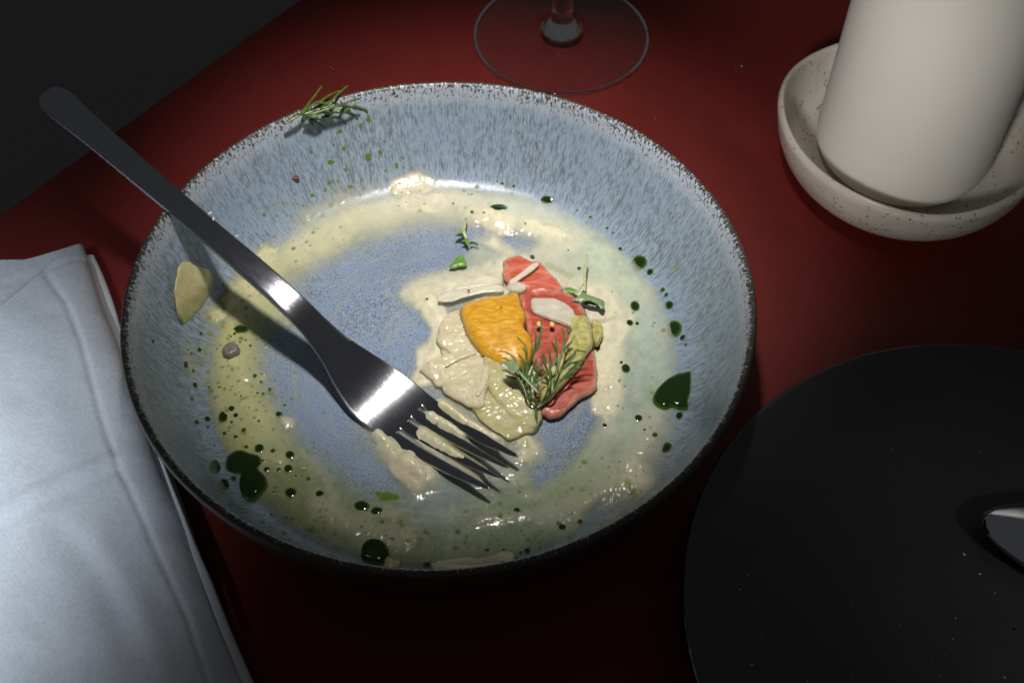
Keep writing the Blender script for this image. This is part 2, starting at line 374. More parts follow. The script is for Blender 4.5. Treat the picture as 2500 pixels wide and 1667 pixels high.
# ================================================================= the black plate
PC = np.array([.1678, -.1040]); PR = .0990
pprof = [(.0004, .0062), (.03, .0062), (.055, .0063), (.072, .0068), (.083, .0084), (.0905, .0112), (.0955, .0138), (.0978, .0150), (.0988, .0152), (.0992, .0146), (.0986, .0134), (.094, .0100), (.086, .0058), (.074, .0022), (.062, .0008), (.058, .0004), (.03, .0016), (.0004, .0016)]
pp = catmull([(a_, b_, 0) for a_, b_ in pprof], 70)[:, :2]
V, F = lathe([(max(.0004, a_), b_) for a_, b_ in pp], 200, (*PC, 0))
plate = mesh('plate', V, F, BLACK, origin=(*PC, 0)); tag(plate, 'round black plate with crumbs and a spoon, right of the blue bowl', 'plate')
def zplate(x, y): return np.interp(np.hypot(x-PC[0], y-PC[1]), [p[0] for p in pprof[:9]], [p[1] for p in pprof[:9]])
def unplate(px):
    p = unp(px, .008)
    for _ in range(4): p = unp(px, float(zplate(p[0], p[1])))
    return p

# ================================================================= the blue bowl
IN = [(0, .0087), (.012, .0087), (.025, .0087), (.038, .0086), (.05, .0084), (.06, .0081), (.068, .0079), (.075, .0080), (.0795, .0088), (.083, .0107), (.0862, .0142), (.089, .0195), (.0917, .0265), (.0942, .0340), (.0961, .0400), (.0969, .0430)]
LIP = [(.0972, .0445), (.0978, .0454), (.0986, .0458), (.0994, .0455), (.0999, .0447), (.1001, .0437)]
OUTP = [(.0995, .041), (.0975, .034), (.095, .0265), (.0918, .0185), (.0875, .0115), (.081, .0062), (.072, .0038), (.064, .003)]
rr = np.linspace(0, .0972, 400)
_ir = np.array([p[0] for p in IN+LIP[:1]]); _iz = np.array([p[1] for p in IN+LIP[:1]])
# smooth the profile
_zs = np.interp(rr, _ir, _iz); k = np.hanning(25); k /= k.sum(); _zs2 = np.convolve(np.pad(_zs, 12, 'edge'), k, 'valid'); _zs2[-30:] = _zs[-30:]*np.linspace(0, 1, 30)+_zs2[-30:]*np.linspace(1, 0, 30)
def zb(r): return np.interp(r, rr, _zs2)
prof = [(r, float(zb(r))) for r in np.concatenate([np.linspace(.0005, .076, 16), np.linspace(.0775, .0968, 22)])]+LIP+OUTP+[(.0625, .0004), (.060, .0004), (.0585, .003), (.03, .0045), (.0005, .0045)]
NIN = 38
N = 360
V, F = lathe(prof, N, wob=lambda a, i: .0022*math.sin(2*a+.9)+.0012*math.sin(3*a+2.1)+.0006*math.sin(7*a))
V = np.array(V); m_ = len(prof)
arc = np.concatenate([[0], np.cumsum(np.hypot(*np.diff(np.array(prof), axis=0).T))])
ii = np.tile(np.arange(m_), N); th = np.repeat(np.arange(N)*2*math.pi/N, m_)
streak = np.stack([np.cos(th)*.1/.00048, np.sin(th)*.1/.00048, arc[ii]/.003], -1)
rz = np.array([p[0] for p in prof]); wallv = sst(.070, .086, rz); wallv[NIN:] = 1
ai = arc[NIN]
d = np.where(np.arange(m_) < NIN, sst(.010, .0, ai-arc)*.42, np.minimum(1.6, .42+(arc-ai)/.0042*.75))
V[:, 2] += .0006*np.sin(2*np.tile(th.reshape(N, m_)[:, 0], (m_, 1)).T.ravel()+1.4)*sst(.08, .1, rz)[ii]
bowl = mesh('bowl', V, F, GLAZE, origin=(0, 0, 0), attrs={'streak': streak, 'wall': wallv[ii], 'rimness': d[ii]})
tag(bowl, 'wide blue speckled stoneware bowl with brown rim, smeared with leftover sauce', 'bowl')

# ================================================================= sauce in the bowl (a height field lying on the glaze)
NG = 540; RG = .0895
gx = np.linspace(-RG, RG, NG); GX, GY = np.meshgrid(gx, gx, indexing='ij'); GR = np.hypot(GX, GY)
GZ = zb(np.minimum(GR, .0968))
PXY = proj(np.stack([GX, GY, GZ+.001], -1)); X0 = PXY[..., 0]*.9408; Y0 = PXY[..., 1]*.9408     # picture units of the 2352 frame
X = X0+9*vnoise(X0, Y0, 55, 1, 3); Y = Y0+9*vnoise(X0, Y0, 55, 2, 3)
fine = vnoise(X0, Y0, 16, 3, 3); broad = vnoise(X0, Y0, 70, 4, 2)
LEVEL = .0096
h = LEVEL-GZ+.0002*broad
bare = np.zeros_like(h)
for pts, fe in [
    ([(735, 600), (850, 545), (985, 515), (1065, 525), (1045, 600), (965, 640), (935, 690), (965, 720), (985, 780), (960, 850), (905, 835), (800, 800), (720, 740), (650, 700), (660, 645)], 34),
    ([(600, 740), (720, 770), (800, 880), (800, 950), (800, 1030), (880, 1060), (900, 1120), (850, 1140), (770, 1090), (680, 980), (600, 880), (590, 800)], 44),
    ([(1225, 1010), (1250, 960), (1330, 900), (1372, 895), (1378, 950), (1345, 1015), (1300, 1075), (1235, 1115), (1215, 1060)], 16),
    ([(1345, 1180), (1395, 1148), (1440, 1150), (1415, 1190), (1350, 1200)], 14),
    ([(420, 760), (460, 745), (470, 770), (430, 790)], 12),
    ([(1030, 520), (1160, 530), (1230, 560), (1200, 580), (1090, 560), (1040, 600)], 16)]:
    bare = np.maximum(bare, sst(-fe*1.5, fe*1.2, sdpoly(X, Y, pts)+.5*fe*broad))
h = h-bare*.00135+bare*.0005*np.maximum(0, fine)*sst(.0, .5, vnoise(X0, Y0, 40, 9, 2)+.2)
mid = sst(.066, .04, GR)*(1-bare); h += -mid*.0001
h = np.where(GR > .0845, np.minimum(h, .0006*sst(.0895, .0845, GR)), h)
# thin smears climbing the left wall and the lower wall
wallsm = np.zeros_like(h)
for pts, w_, a_ in [([(455, 560), (400, 640), (350, 720)], 22, .5), ([(350, 800), (365, 900), (420, 1020), (520, 1130)], 24, .55), ([(500, 1120), (600, 1220), (760, 1290), (900, 1310)], 30, .8), ([(900, 1305), (1100, 1300), (1300, 1250), (1420, 1190)], 30, .85), ([(1400, 1190), (1480, 1150), (1530, 1090)], 18, .5), ([(450, 600), (500, 530), (640, 470)], 22, .3)]:
    wallsm = np.maximum(wallsm, a_*np.exp(-(dseg(X, Y, pts)/w_)**2))
h = np.maximum(h, wallsm*.0007*(1+.3*fine))
film = np.maximum(h, 0)
cream = np.zeros_like(h); ch = np.zeros_like(h)
def stroke(pts, w_, hgt, amt=1.0, p=2.0, warp=1.0):
    global cream, ch
    xx = X if warp else X0; yy = Y if warp else Y0
    d_ = dseg(xx, yy, pts)/w_
    prof_ = np.exp(-(d_*1.25)**2)*sst(1.9, 1.2, d_)
    ch = np.maximum(ch, hgt*(.72 if hgt > .003 else .5)*prof_*(1+.14*fine+.25*broad)); cream = np.maximum(cream, amt*(sst(1.45, .75, d_+.22*fine+.2*broad) if amt >= .95 else sst(1.9, .2, d_+.22*fine+.3*broad)))
def veil(pts, fe, amt, hgt=.0004):
    global cream, ch
    q_ = sst(-fe, fe, sdpoly(X, Y, pts)+fe*(.7*broad+.3*fine)); cream = np.maximum(cream, amt*q_); ch = np.maximum(ch, hgt*.7*q_*(1+.18*fine+.2*broad))
vA = lambda *q: [((900+x/2.529)*.9408, (380+y/2.529)*.9408) for x, y in q]
# thin veils of cream
veil(vA((200, 840), (290, 750), (450, 700), (600, 690), (760, 610), (640, 530), (760, 480), (900, 560), (1010, 600), (1160, 670), (1290, 730), (1420, 780), (1520, 860), (1585, 950), (1560, 1060), (1540, 1200), (1570, 1330), (1540, 1460), (1440, 1570), (1420, 1500), (1400, 1300), (1380, 1100), (1280, 900), (1000, 720), (860, 720), (840, 800), (600, 820), (440, 900), (480, 990), (430, 1120), (480, 1230), (620, 1260), (700, 1300), (700, 1450), (500, 1500), (400, 1400), (300, 1290), (300, 1200), (385, 1110), (400, 1010), (320, 950)), 20, .86, .0005)
veil(vA((560, 980), (760, 820), (1000, 760), (1300, 900), (1420, 1100), (1250, 1300), (1080, 1560), (800, 1600), (560, 1500), (430, 1250)), 22, .85, .0006)
veil([(640, 560), (690, 490), (780, 445), (880, 415), (960, 400), (1030, 420), (1075, 450), (1030, 490), (940, 505), (840, 520), (730, 580), (640, 620)], 32, .42, .0005)
veil([(900, 420), (950, 400), (1000, 418), (985, 450), (930, 455), (890, 445)], 14, .95, .0010)
veil([(480, 700), (520, 640), (600, 560), (650, 570), (620, 640), (580, 720), (520, 740)], 24, .75, .0012)
veil([(470, 800), (530, 760), (600, 820), (620, 940), (600, 1040), (520, 1000), (470, 900)], 40, .42, .0004)
veil([(1060, 500), (1120, 480), (1180, 500), (1185, 535), (1150, 540), (1090, 515)], 12, .9, .0009)
veil([(1180, 500), (1260, 510), (1330, 545), (1320, 575), (1250, 565), (1190, 535)], 14, .85, .0007)
veil([(1130, 560), (1220, 560), (1330, 600), (1300, 640), (1200, 620), (1120, 600)], 22, .6, .0003)
# ridges pushed up by the fork and spoon
stroke([(920, 430), (955, 418), (975, 428)], 24, .0018, .95)
stroke([(940, 470), (985, 478), (1010, 466)], 22, .0010, .95)
stroke([(1075, 492), (1110, 488), (1150, 505)], 20, .0014, .9)
stroke([(1145, 510), (1168, 516)], 20, .0026, 1)
stroke([(1215, 522), (1270, 538), (1312, 553)], 22, .0020, .95)
stroke([(960, 668), (1040, 655), (1130, 640)], 30, .0010, .9)
stroke([(990, 700), (1020, 755), (1005, 800), (975, 860)], 26, .0016, .95)
stroke([(1330, 665), (1390, 690), (1422, 735), (1415, 770)], 24, .0013, .95)
stroke([(1420, 740), (1395, 790), (1396, 850), (1390, 930)], 34, .0014, 1)
stroke([(1392, 905), (1388, 960)], 18, .0010, .85)
stroke([(1510, 985), (1470, 1050), (1440, 1090), (1400, 1130)], 36, .0009, .6)
stroke([(1450, 1075), (1475, 1105), (1440, 1110)], 36, .0022, .9)
stroke([(1420, 1120), (1340, 1160), (1250, 1190)], 22, .0006, .5)
stroke([(1480, 1120), (1430, 1180), (1400, 1210)], 14, .0011, .5)
stroke([(1095, 1204), (1140, 1196), (1215, 1188)], 12, .0009, .6)
stroke([(735, 1165), (790, 1195), (850, 1222), (930, 1240)], 24, .0009, .55)
# under the fork
stroke([(868, 1000), (895, 1030)], 17, .0032, .9, warp=0)
stroke([(893, 1030), (925, 1062)], 27, .0042, .9)
stroke([(935, 1068), (962, 1092)], 38, .0056, .95)
stroke([(985, 1085), (990, 1100)], 24, .0036, .9)
stroke([(975, 1000), (1040, 1050), (1100, 1090)], 22, .0052, .95, warp=0)
stroke([(990, 960), (1060, 1010)], 18, .0052, .9, warp=0)
stroke([(1015, 935), (1080, 985), (1140, 1020)], 18, .0052, .95, warp=0)
stroke([(1195, 1000), (1225, 1030), (1205, 1050)], 27, .0022, .9)
stroke([(1110, 1070), (1180, 1085)], 26, .0010, .5)
stroke([(850, 960), (880, 1020)], 24, .0010, .6)
for pts, w_, hg, am in [([(500, 720), (530, 700), (570, 700)], 30, .0022, .7), ([(515, 830), (545, 820)], 24, .0010, .7), ([(560, 868), (590, 872)], 20, .0010, .7), ([(505, 930), (520, 945)], 20, .0009, .6), ([(655, 965), (665, 966)], 13, .0016, .85), ([(610, 1050), (640, 1060)], 18, .0008, .6), ([(430, 800), (440, 850)], 16, .0006, .4)]:
    stroke(pts, w_, hg, am)
thp = np.arctan2(GY, GX)
hz = sst(.0, .55, vnoise(thp*9, GR*1000, 1.1, 71, 3)+.35*broad)*sst(.078, .06, GR); cream = np.maximum(cream, .26*hz)
cream = np.clip(cream*(1+.16*fine+.1*broad), 0, 1)
ch *= sst(.0885, .083, GR); cream *= sst(.09, .084, GR)
rel = vnoise(X0, Y0, 8, 81, 3); H = film+ch+np.where(film+ch > .0002, .00022*rel*sst(.15, .8, cream)+.00006*rel, 0)
# colour of the sauce itself
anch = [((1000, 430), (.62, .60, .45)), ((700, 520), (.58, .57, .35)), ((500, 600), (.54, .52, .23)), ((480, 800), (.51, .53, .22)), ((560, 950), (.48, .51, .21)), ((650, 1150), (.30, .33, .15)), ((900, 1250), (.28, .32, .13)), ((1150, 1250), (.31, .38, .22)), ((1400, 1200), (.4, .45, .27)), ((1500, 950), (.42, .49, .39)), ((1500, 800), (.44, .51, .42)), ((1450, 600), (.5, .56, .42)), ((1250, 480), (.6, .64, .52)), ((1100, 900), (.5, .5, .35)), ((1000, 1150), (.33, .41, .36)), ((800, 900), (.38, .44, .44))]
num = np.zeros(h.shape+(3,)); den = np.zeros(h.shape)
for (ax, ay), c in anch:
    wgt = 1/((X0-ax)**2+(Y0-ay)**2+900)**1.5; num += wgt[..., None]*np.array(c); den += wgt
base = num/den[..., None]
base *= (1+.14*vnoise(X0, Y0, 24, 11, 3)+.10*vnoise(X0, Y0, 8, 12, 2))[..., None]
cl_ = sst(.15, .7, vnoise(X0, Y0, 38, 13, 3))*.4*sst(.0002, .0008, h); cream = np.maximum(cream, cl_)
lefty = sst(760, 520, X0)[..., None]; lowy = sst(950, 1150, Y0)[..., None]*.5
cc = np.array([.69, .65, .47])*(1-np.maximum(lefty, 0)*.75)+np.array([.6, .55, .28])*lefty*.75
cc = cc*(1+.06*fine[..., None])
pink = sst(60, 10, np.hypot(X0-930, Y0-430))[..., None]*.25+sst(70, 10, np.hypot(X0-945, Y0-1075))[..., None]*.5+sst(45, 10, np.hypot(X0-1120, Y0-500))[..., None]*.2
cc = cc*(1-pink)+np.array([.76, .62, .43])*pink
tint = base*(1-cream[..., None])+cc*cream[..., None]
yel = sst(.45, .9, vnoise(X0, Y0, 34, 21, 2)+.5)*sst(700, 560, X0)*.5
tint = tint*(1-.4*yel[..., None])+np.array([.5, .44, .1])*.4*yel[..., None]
alpha = sst(-.0002, .0019, film)*.86
alpha = np.maximum(alpha, np.maximum(sst(.0001, .0009, ch)*(.55+.45*cream), cream*.92))
alpha = np.maximum(alpha, .0)
# green oil emulsified in the sauce: tiny flecks
def fleck(px_v, rad, col, a_):
    p = unp((px_v[0]/.9408, px_v[1]/.9408), .009); i0 = int((p[0]+RG)/(2*RG)*(NG-1)); j0 = int((p[1]+RG)/(2*RG)*(NG-1)); k_ = int(rad/.00033)+2
    if not (k_ < i0 < NG-k_-1 and k_ < j0 < NG-k_-1): return
    s = np.s_[i0-k_:i0+k_+1, j0-k_:j0+k_+1]; q = a_*sst(rad*1.25, rad*.6, np.hypot(GX[s]-p[0], GY[s]-p[1])*(1+.25*fine[s]))
    tint[s] = tint[s]*(1-q[..., None])+np.array(col)*q[..., None]; alpha[s] = np.maximum(alpha[s], q*.9)
for (cx_, cy_, sx, sy, cnt) in [(540, 920, 90, 120, 230), (560, 780, 90, 70, 90), (680, 1150, 110, 70, 110), (620, 540, 80, 40, 110), (800, 450, 120, 25, 80), (1000, 430, 140, 20, 40), (900, 1240, 160, 40, 90), (1480, 800, 60, 160, 60), (1420, 1150, 70, 60, 50), (1150, 1250, 150, 30, 60), (1250, 1150, 90, 50, 40), (1150, 1000, 60, 40, 30)]:
    for _ in range(cnt):
        q = rng.normal(size=2); g = rng.random()
        fleck((cx_+q[0]*sx, cy_+q[1]*sy), rng.choice([.0003, .0004, .0006, .0009], p=[.4, .3, .2, .1]), (.09+.14*g, .15+.14*g, .015+.03*g), .4+.5*rng.random())
for pts, w_, a_ in [([(950, 960), (1040, 1040), (1090, 1075)], 10, .7), ([(1020, 950), (1060, 985)], 9, .6), ([(890, 1030), (930, 1060)], 12, .35), ([(1440, 1115), (1462, 1135), (1440, 1165), (1405, 1205)], 7, .9), ([(1200, 1010), (1215, 1030)], 8, .6), ([(820, 1150), (905, 1130)], 10, .2), ([(1350, 745), (1420, 730)], 5, .5), ([(1255, 610), (1310, 635)], 7, .45), ([(1030, 590), (1045, 560)], 8, .4), ([(715, 465), (760, 440)], 12, .4)]:
    q = a_*np.exp(-(dseg(X, Y, pts)/w_)**2)*(.75+.5*fine)
    q = np.clip(q, 0, 1)[..., None]; tint = tint*(1-q)+np.array([.27, .31, .04])*q
tint = np.clip(tint, .005, .9)
keep = (alpha > .01) & (GR < RG-.0003)
idx = -np.ones(keep.shape, int); idx[keep] = np.arange(keep.sum())
q = keep[:-1, :-1] & keep[1:, :-1] & keep[1:, 1:] & keep[:-1, 1:]
Fq = np.stack([idx[:-1, :-1][q], idx[1:, :-1][q], idx[1:, 1:][q], idx[:-1, 1:][q]], -1)
lift_ = .00012+H
Vs = np.stack([GX[keep], GY[keep], (GZ+lift_)[keep]], -1)
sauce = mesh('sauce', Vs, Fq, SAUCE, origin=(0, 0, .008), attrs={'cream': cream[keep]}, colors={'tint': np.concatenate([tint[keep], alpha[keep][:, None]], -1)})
tag(sauce, 'pale cream and yellow-green sauce smeared across the blue bowl', 'sauce', kind='stuff')

def S(x, y, withsauce=True):
    r = np.hypot(x, y); z = zb(np.minimum(r, .0968))
    if withsauce:
        i = np.clip((np.asarray(x)+RG)/(2*RG)*(NG-1), 0, NG-1.001); j = np.clip((np.asarray(y)+RG)/(2*RG)*(NG-1), 0, NG-1.001)
        z = z+np.where(r < RG-.001, lift_[i.astype(int), j.astype(int)], 0)
    return z
def hit(px, lift=0, sauce_=True):
    d = ray(px); t0 = (.06-CZ)/d[2]; t1 = (.004-CZ)/d[2]
    t = np.linspace(t0, t1, 700); P = CAM+t[:, None]*d
    r = np.hypot(P[:, 0], P[:, 1])
    g = P[:, 2]-S(P[:, 0], P[:, 1], sauce_)-lift
    b = np.where((g < 0) & (r < .0965))[0]
    return P[b[0]] if len(b) else None

# ================================================================= fork
fork = empty('fork', tuple(unp((1000, 940), .012)))
tip = unp((1231, 1152), .0178)[:2]; end = unp((104, 197), .0680)[:2]
L = np.linalg.norm(end-tip); ax_ = (end-tip)/L; sd = np.array([-ax_[1], ax_[0]])
if sd[0] < 0: sd = -sd                                                   # sd: to the right in the picture
ss = np.array([0, .012, .025, .037, .047, .056, .064, .071, .08, .095, .115, .145, .175, L])
_st = np.linspace(0, L, 500); _sl = np.interp(_st, [0, .01, .02, .03, .04, .045, .05, .06, .07, .08, .09, .10, .115, .145, L], [-.30, -.27, -.20, -.10, .04, .13, .23, .48, .78, .68, .39, .29, .25, .25, .26])
_zt = np.cumsum(_sl)*(_st[1]-_st[0]); _zt += .0109-_zt.min(); zc = np.interp(ss, _st, _zt)
hw = np.array([.0089, .0094, .0101, .0108, .0113, .0108, .0084, .0060, .0046, .0043, .0042, .0043, .0049, .0062])
def smi(x, xs, ys):
    t = np.linspace(0, L, 500); y = np.interp(t, xs, ys); kk = np.hanning(21); kk /= kk.sum()
    return np.interp(x, t, np.convolve(np.pad(y, 10, 'reflect', reflect_type='odd'), kk, 'valid'))
def ftop(s, v):
    return np.interp(s, _st, _zt)+np.interp(s, [0, .03, .05, .066, .075, .12, L], [.2, .3, .3, .2, -.3, -1.7, -1.1])*.001*(v/.011)**2+.08*v*np.interp(s, [0, .03, .05, .1, .14], [.3, .6, 1, 1, .3])
def fpos(s, v, dz=0): return np.array([tip[0]+ax_[0]*s+sd[0]*v, tip[1]+ax_[1]*s+sd[1]*v, ftop(s, v)+dz])
def section(s, v0, v1, th_, n=10, bev=.0004):
    """closed loop: top from v0 to v1, then bottom back; rounded edges"""
    out = []
    vs_ = v0+(v1-v0)*(.5-.5*np.cos(np.linspace(0, math.pi, n)))
    for v in vs_:
        e = min(v-v0, v1-v); dz = -bev*(1-min(1, e/bev))**2 if bev > 0 else 0
        out.append(fpos(s, v, dz))
    for v in vs_[::-1]:
        e = min(v-v0, v1-v); dz = -th_+bev*(1-min(1, e/bev))**2
        out.append(fpos(s, v, dz))
    return out
def loft(name, secs, mat, parent, cap0=False, cap1=False, brush=None):
    n = len(secs[0]); V = [p for s_ in secs for p in s_]; F = []
    for i in range(len(secs)-1):
        for k in range(n): F.append((i*n+k, (i+1)*n+k, (i+1)*n+(k+1) % n, i*n+(k+1) % n))
    if cap0: F.append(tuple(range(n)))
    if cap1: F.append(tuple(range((len(secs)-1)*n, len(secs)*n))[::-1])
    V = np.array(V); rel = V[:, :2]-tip
    br = np.stack([rel@ax_, rel@sd, V[:, 2]*0], -1)
    o = mesh(name, V, F, mat, parent, attrs={'brush': br})
    me = o.data; bmx = bmesh.new(); bmx.from_mesh(me); bmesh.ops.recalc_face_normals(bmx, faces=bmx.faces); bmx.to_mesh(me); bmx.free()
    return o
ROOT = .0395; g0 = .0011
pitch = [(-1.5+k)*.00515 for k in range(4)]
def tine_edges(s, k):
    W_ = float(smi(s, ss, hw)); q = 2*W_/4
    lo, hi = -W_+k*q, -W_+(k+1)*q
    rt = ROOT+(-.0012 if k in (0, 3) else 0)*0
    gap = .00135*min(1, max(0.0, 1-max(0, (s-(rt-.0022))/.0022)**2))**.5*np.interp(s, [0, .02, rt], [1.5, 1.0, 1])
    if k > 0: lo += gap/2*1.0
    if k < 3: hi -= gap/2*1.0
    mid_ = (lo+hi)/2; wd = (hi-lo)/2
    tp = np.interp(s, [0, .0012, .004, .014, ROOT], [.18, .38, .52, .82, 1]); wd *= tp
    return mid_-wd, mid_+wd
for k in range(4):
    sl = np.concatenate([np.linspace(0.0, .004, 6), np.linspace(.006, ROOT-.0024, 16), ROOT-.0022+.0022*np.sin(np.linspace(0, math.pi/2, 9))])
    loft('tine', [section(s, *tine_edges(s, k), np.interp(s, [0, .01, ROOT], [.0009, .0015, .0017]), 8) for s in sl], STEEL, fork, cap0=True)
sl = np.linspace(ROOT, .0695, 34)
loft('head', [section(s, -float(smi(s, ss, hw)), float(smi(s, ss, hw)), np.interp(s, [ROOT, .06, .0695], [.0017, .0018, .0024]), 25) for s in sl], STEEL, fork)
sl = np.concatenate([np.linspace(.0695, L-.006, 70), L-.006+.006*np.sin(np.linspace(0, math.pi/2, 9))])
def hwid(s):
    w_ = float(smi(s, ss, hw)); e = (s-(L-.006))/.006
    return w_*(1-max(0, e)**3*.45)
loft('handle', [section(s, -hwid(s), hwid(s), np.interp(s, [.0695, .085, .12, L], [.0024, .0032, .0034, .0026]), 15, .0009) for s in sl], STEEL, fork, cap1=True)
tag(fork, 'brushed steel fork resting across the blue bowl with its tines in the sauce', 'fork')

# ================================================================= spoon
TH = .0105
spoon = empty('spoon', (.19, -.078, TH))
sa = math.radians(-20); sc_ = np.array([.1652+.0325*math.cos(sa), -.0705+.0325*math.sin(sa)])
V = []; F = []; nr, na = 14, 64; br = []
for side_ in (0, 1):
    for i in range(nr+1):
        t = i/nr
        for k in range(na):
            a = 2*math.pi*k/na; u = math.cos(a)*t; v = math.sin(a)*t
            wd = .0175*(1+.28*u); x = .0325*u; y = wd*v
            z = TH+.0015+.0095*(1-t**2.2)-(.0015 if side_ else 0)*(1 if t < 1 else .5)
            V.append((sc_[0]+x*math.cos(sa)-y*math.sin(sa), sc_[1]+x*math.sin(sa)+y*math.cos(sa), z)); br.append((x, y, 0))
off = (nr+1)*na
for sd_ in (0, 1):
    for i in range(nr):
        for k in range(na):
            q = (sd_*off+i*na+k, sd_*off+i*na+(k+1) % na, sd_*off+(i+1)*na+(k+1) % na, sd_*off+(i+1)*na+k)
            F.append(q if sd_ == 0 else q[::-1])
for k in range(na): F.append((nr*na+k, nr*na+(k+1) % na, off+nr*na+(k+1) % na, off+nr*na+k))
mesh('spoon_bowl', V, F, POLISH, spoon, attrs={'brush': br})
P = np.array([[sc_[0]+x*math.cos(sa), sc_[1]+x*math.sin(sa), z] for x, z in ((.0305, TH+.0022), (.045, TH+.0045), (.07, TH+.0085), (.11, TH+.0105), (.155, TH+.0085))])
P = catmull(P, 30); V, F = sweep(P, np.interp(np.arange(30), [0, 6, 15, 29], [.010, .006, .007, .013]), .0024, 12, 3)
mesh('handle', V, F, POLISH, spoon, attrs={'brush': np.array(V)-P[0]})
tag(spoon, 'steel spoon on the black plate, only its tip in view', 'spoon')

# ================================================================= napkin
napkin = empty('napkin', (-.2, -.02, 0))
def edge(pts, n): return catmull([unp((x/.9408, y/.9408), z) for x, y, z in pts], n)
NU, NVV = 110, 190
def cloth_patch(name, edge_v, topdir, botdir, length, zfun, th_, mat):
    E = edge(edge_v, NVV); V = []; ua = (np.linspace(0, 1, NU)**1.5)*length
    for j in range(NVV):
        f = j/(NVV-1); dv = np.array(topdir)*(1-f)+np.array(botdir)*f; dv /= np.linalg.norm(dv)
        for u in ua: V.append((E[j, 0]+dv[0]*u, E[j, 1]+dv[1]*u, 0))
    V = np.array(V); UU = np.tile(ua, NVV); VVv = np.repeat(np.linspace(0, 1, NVV), NU)
    V[:, 2] = zfun(V[:, 0], V[:, 1], UU, VVv)
    F = []
    for j in range(NVV-1):
        for i in range(NU-1): F.append((j*NU+i, j*NU+i+1, (j+1)*NU+i+1, (j+1)*NU+i))
    B = V.copy(); B[:, 2] -= th_; n0 = len(V)
    Fb = [tuple(n0+q for q in f[::-1]) for f in F]; sk = []
    ring = [(0, i) for i in range(NU)]+[(j, NU-1) for j in range(1, NVV)]+[(NVV-1, i) for i in range(NU-2, -1, -1)]+[(j, 0) for j in range(NVV-2, 0, -1)]
    ids = [j*NU+i for j, i in ring]
    for a_, b_ in zip(ids, ids[1:]+ids[:1]): sk.append((a_, n0+a_, n0+b_, b_))
    o = mesh(name, np.concatenate([V, B]), F+Fb+sk, mat, napkin)
    return o
def creasefun(x, y, lines):
    z = 0
    P = proj(np.stack([x, y, np.full_like(x, .008)], -1))*.9408
    for pts, w_, a_ in lines: z = z+a_*np.exp(-(dseg(P[:, 0]+5*vnoise(x, y, .02, 31), P[:, 1]+5*vnoise(x, y, .02, 32), pts)/w_)**2)
    for pts, w_, a_ in [([(190, 640), (240, 800), (300, 980), (360, 1150), (440, 1330)], 60, .0016)]: z = z+a_*np.exp(-(dseg(P[:, 0], P[:, 1], pts)/w_)**2)
    return z, P
def ztop(x, y, u, v):
    z, P = creasefun(x, y, [([(112, 640), (150, 700), (190, 790), (235, 960), (280, 1090), (345, 1230), (430, 1420), (480, 1568)], 7, -.0011),
                            ([(0, 668), (110, 625), (190, 590)], 6, -.0008), ([(-40, 1200), (60, 1155), (150, 1115), (260, 1060)], 16, .0013), ([(-40, 1225), (60, 1180), (160, 1140), (270, 1085)], 16, -.0009),
                            ([(150, 1230), (250, 1330), (300, 1480)], 40, -.0012), ([(230, 1250), (330, 1400), (380, 1560)], 30, .0008)])
    roll = .0052*np.sqrt(np.clip(1-(1-np.clip(u/.012, 0, 1))**2, 0, 1))
    return .0042+roll+.0014*sst(0, .05, u)+z*.75+.0013*vnoise(x, y, .035, 33, 2)+.0005*vnoise(x, y, .012, 34, 2)
cloth_patch('top_layer', [(187, 556, .0065), (203, 600, .0065), (232, 690, .0065), (262, 765, .0065), (310, 900, .0062), (365, 1060, .0060), (420, 1190, .0058), (470, 1330, .0056), (515, 1450, .0056), (580, 1600, .0056), (640, 1740, .0056)],
            unp((0, 762), .006)[:2]-unp((187, 591), .006)[:2], np.array([-1., .12]), .17, ztop, .0010, CLOTH)
def zlow(x, y, u, v):
    z, _ = creasefun(x, y, [])
    return .0024+z*.4+.0012*np.sqrt(np.clip(1-(1-np.clip(u/.004, 0, 1))**2, 0, 1))+.0003*vnoise(x, y, .015, 35, 2)
cloth_patch('lower_layer', [(215, 585, .003), (240, 640, .003), (262, 700, .003), (280, 760, .003), (330, 900, .003), (385, 1060, .003), (432, 1190, .003), (480, 1330, .003), (525, 1450, .003), (592, 1600, .003), (650, 1740, .003)],
            unp((190, 590), .003)[:2]-unp((232, 575), .003)[:2], np.array([-1., .12]), .17, zlow, .0022, CLOTH)
# stitched hem: a narrow folded band along the right edge
hp = [unp((x/.9408, y/.9408), z) for x, y, z in [(318, 905, .0058), (372, 1062, .0060), (425, 1200, .0066), (448, 1265, .0070), (476, 1335, .0070), (520, 1450, .0068), (584, 1600, .0066), (645, 1740, .0066)]]
V, F = sweep(catmull(hp, 90), np.interp(np.arange(90), [0, 30, 50, 89], [.0008, .0018, .0028, .0030]), .0016, 10, 2.4); mesh('hem', V, F, CLOTH, napkin)
tag(napkin, 'folded white cloth napkin with soft creases beside the blue bowl', 'napkin')

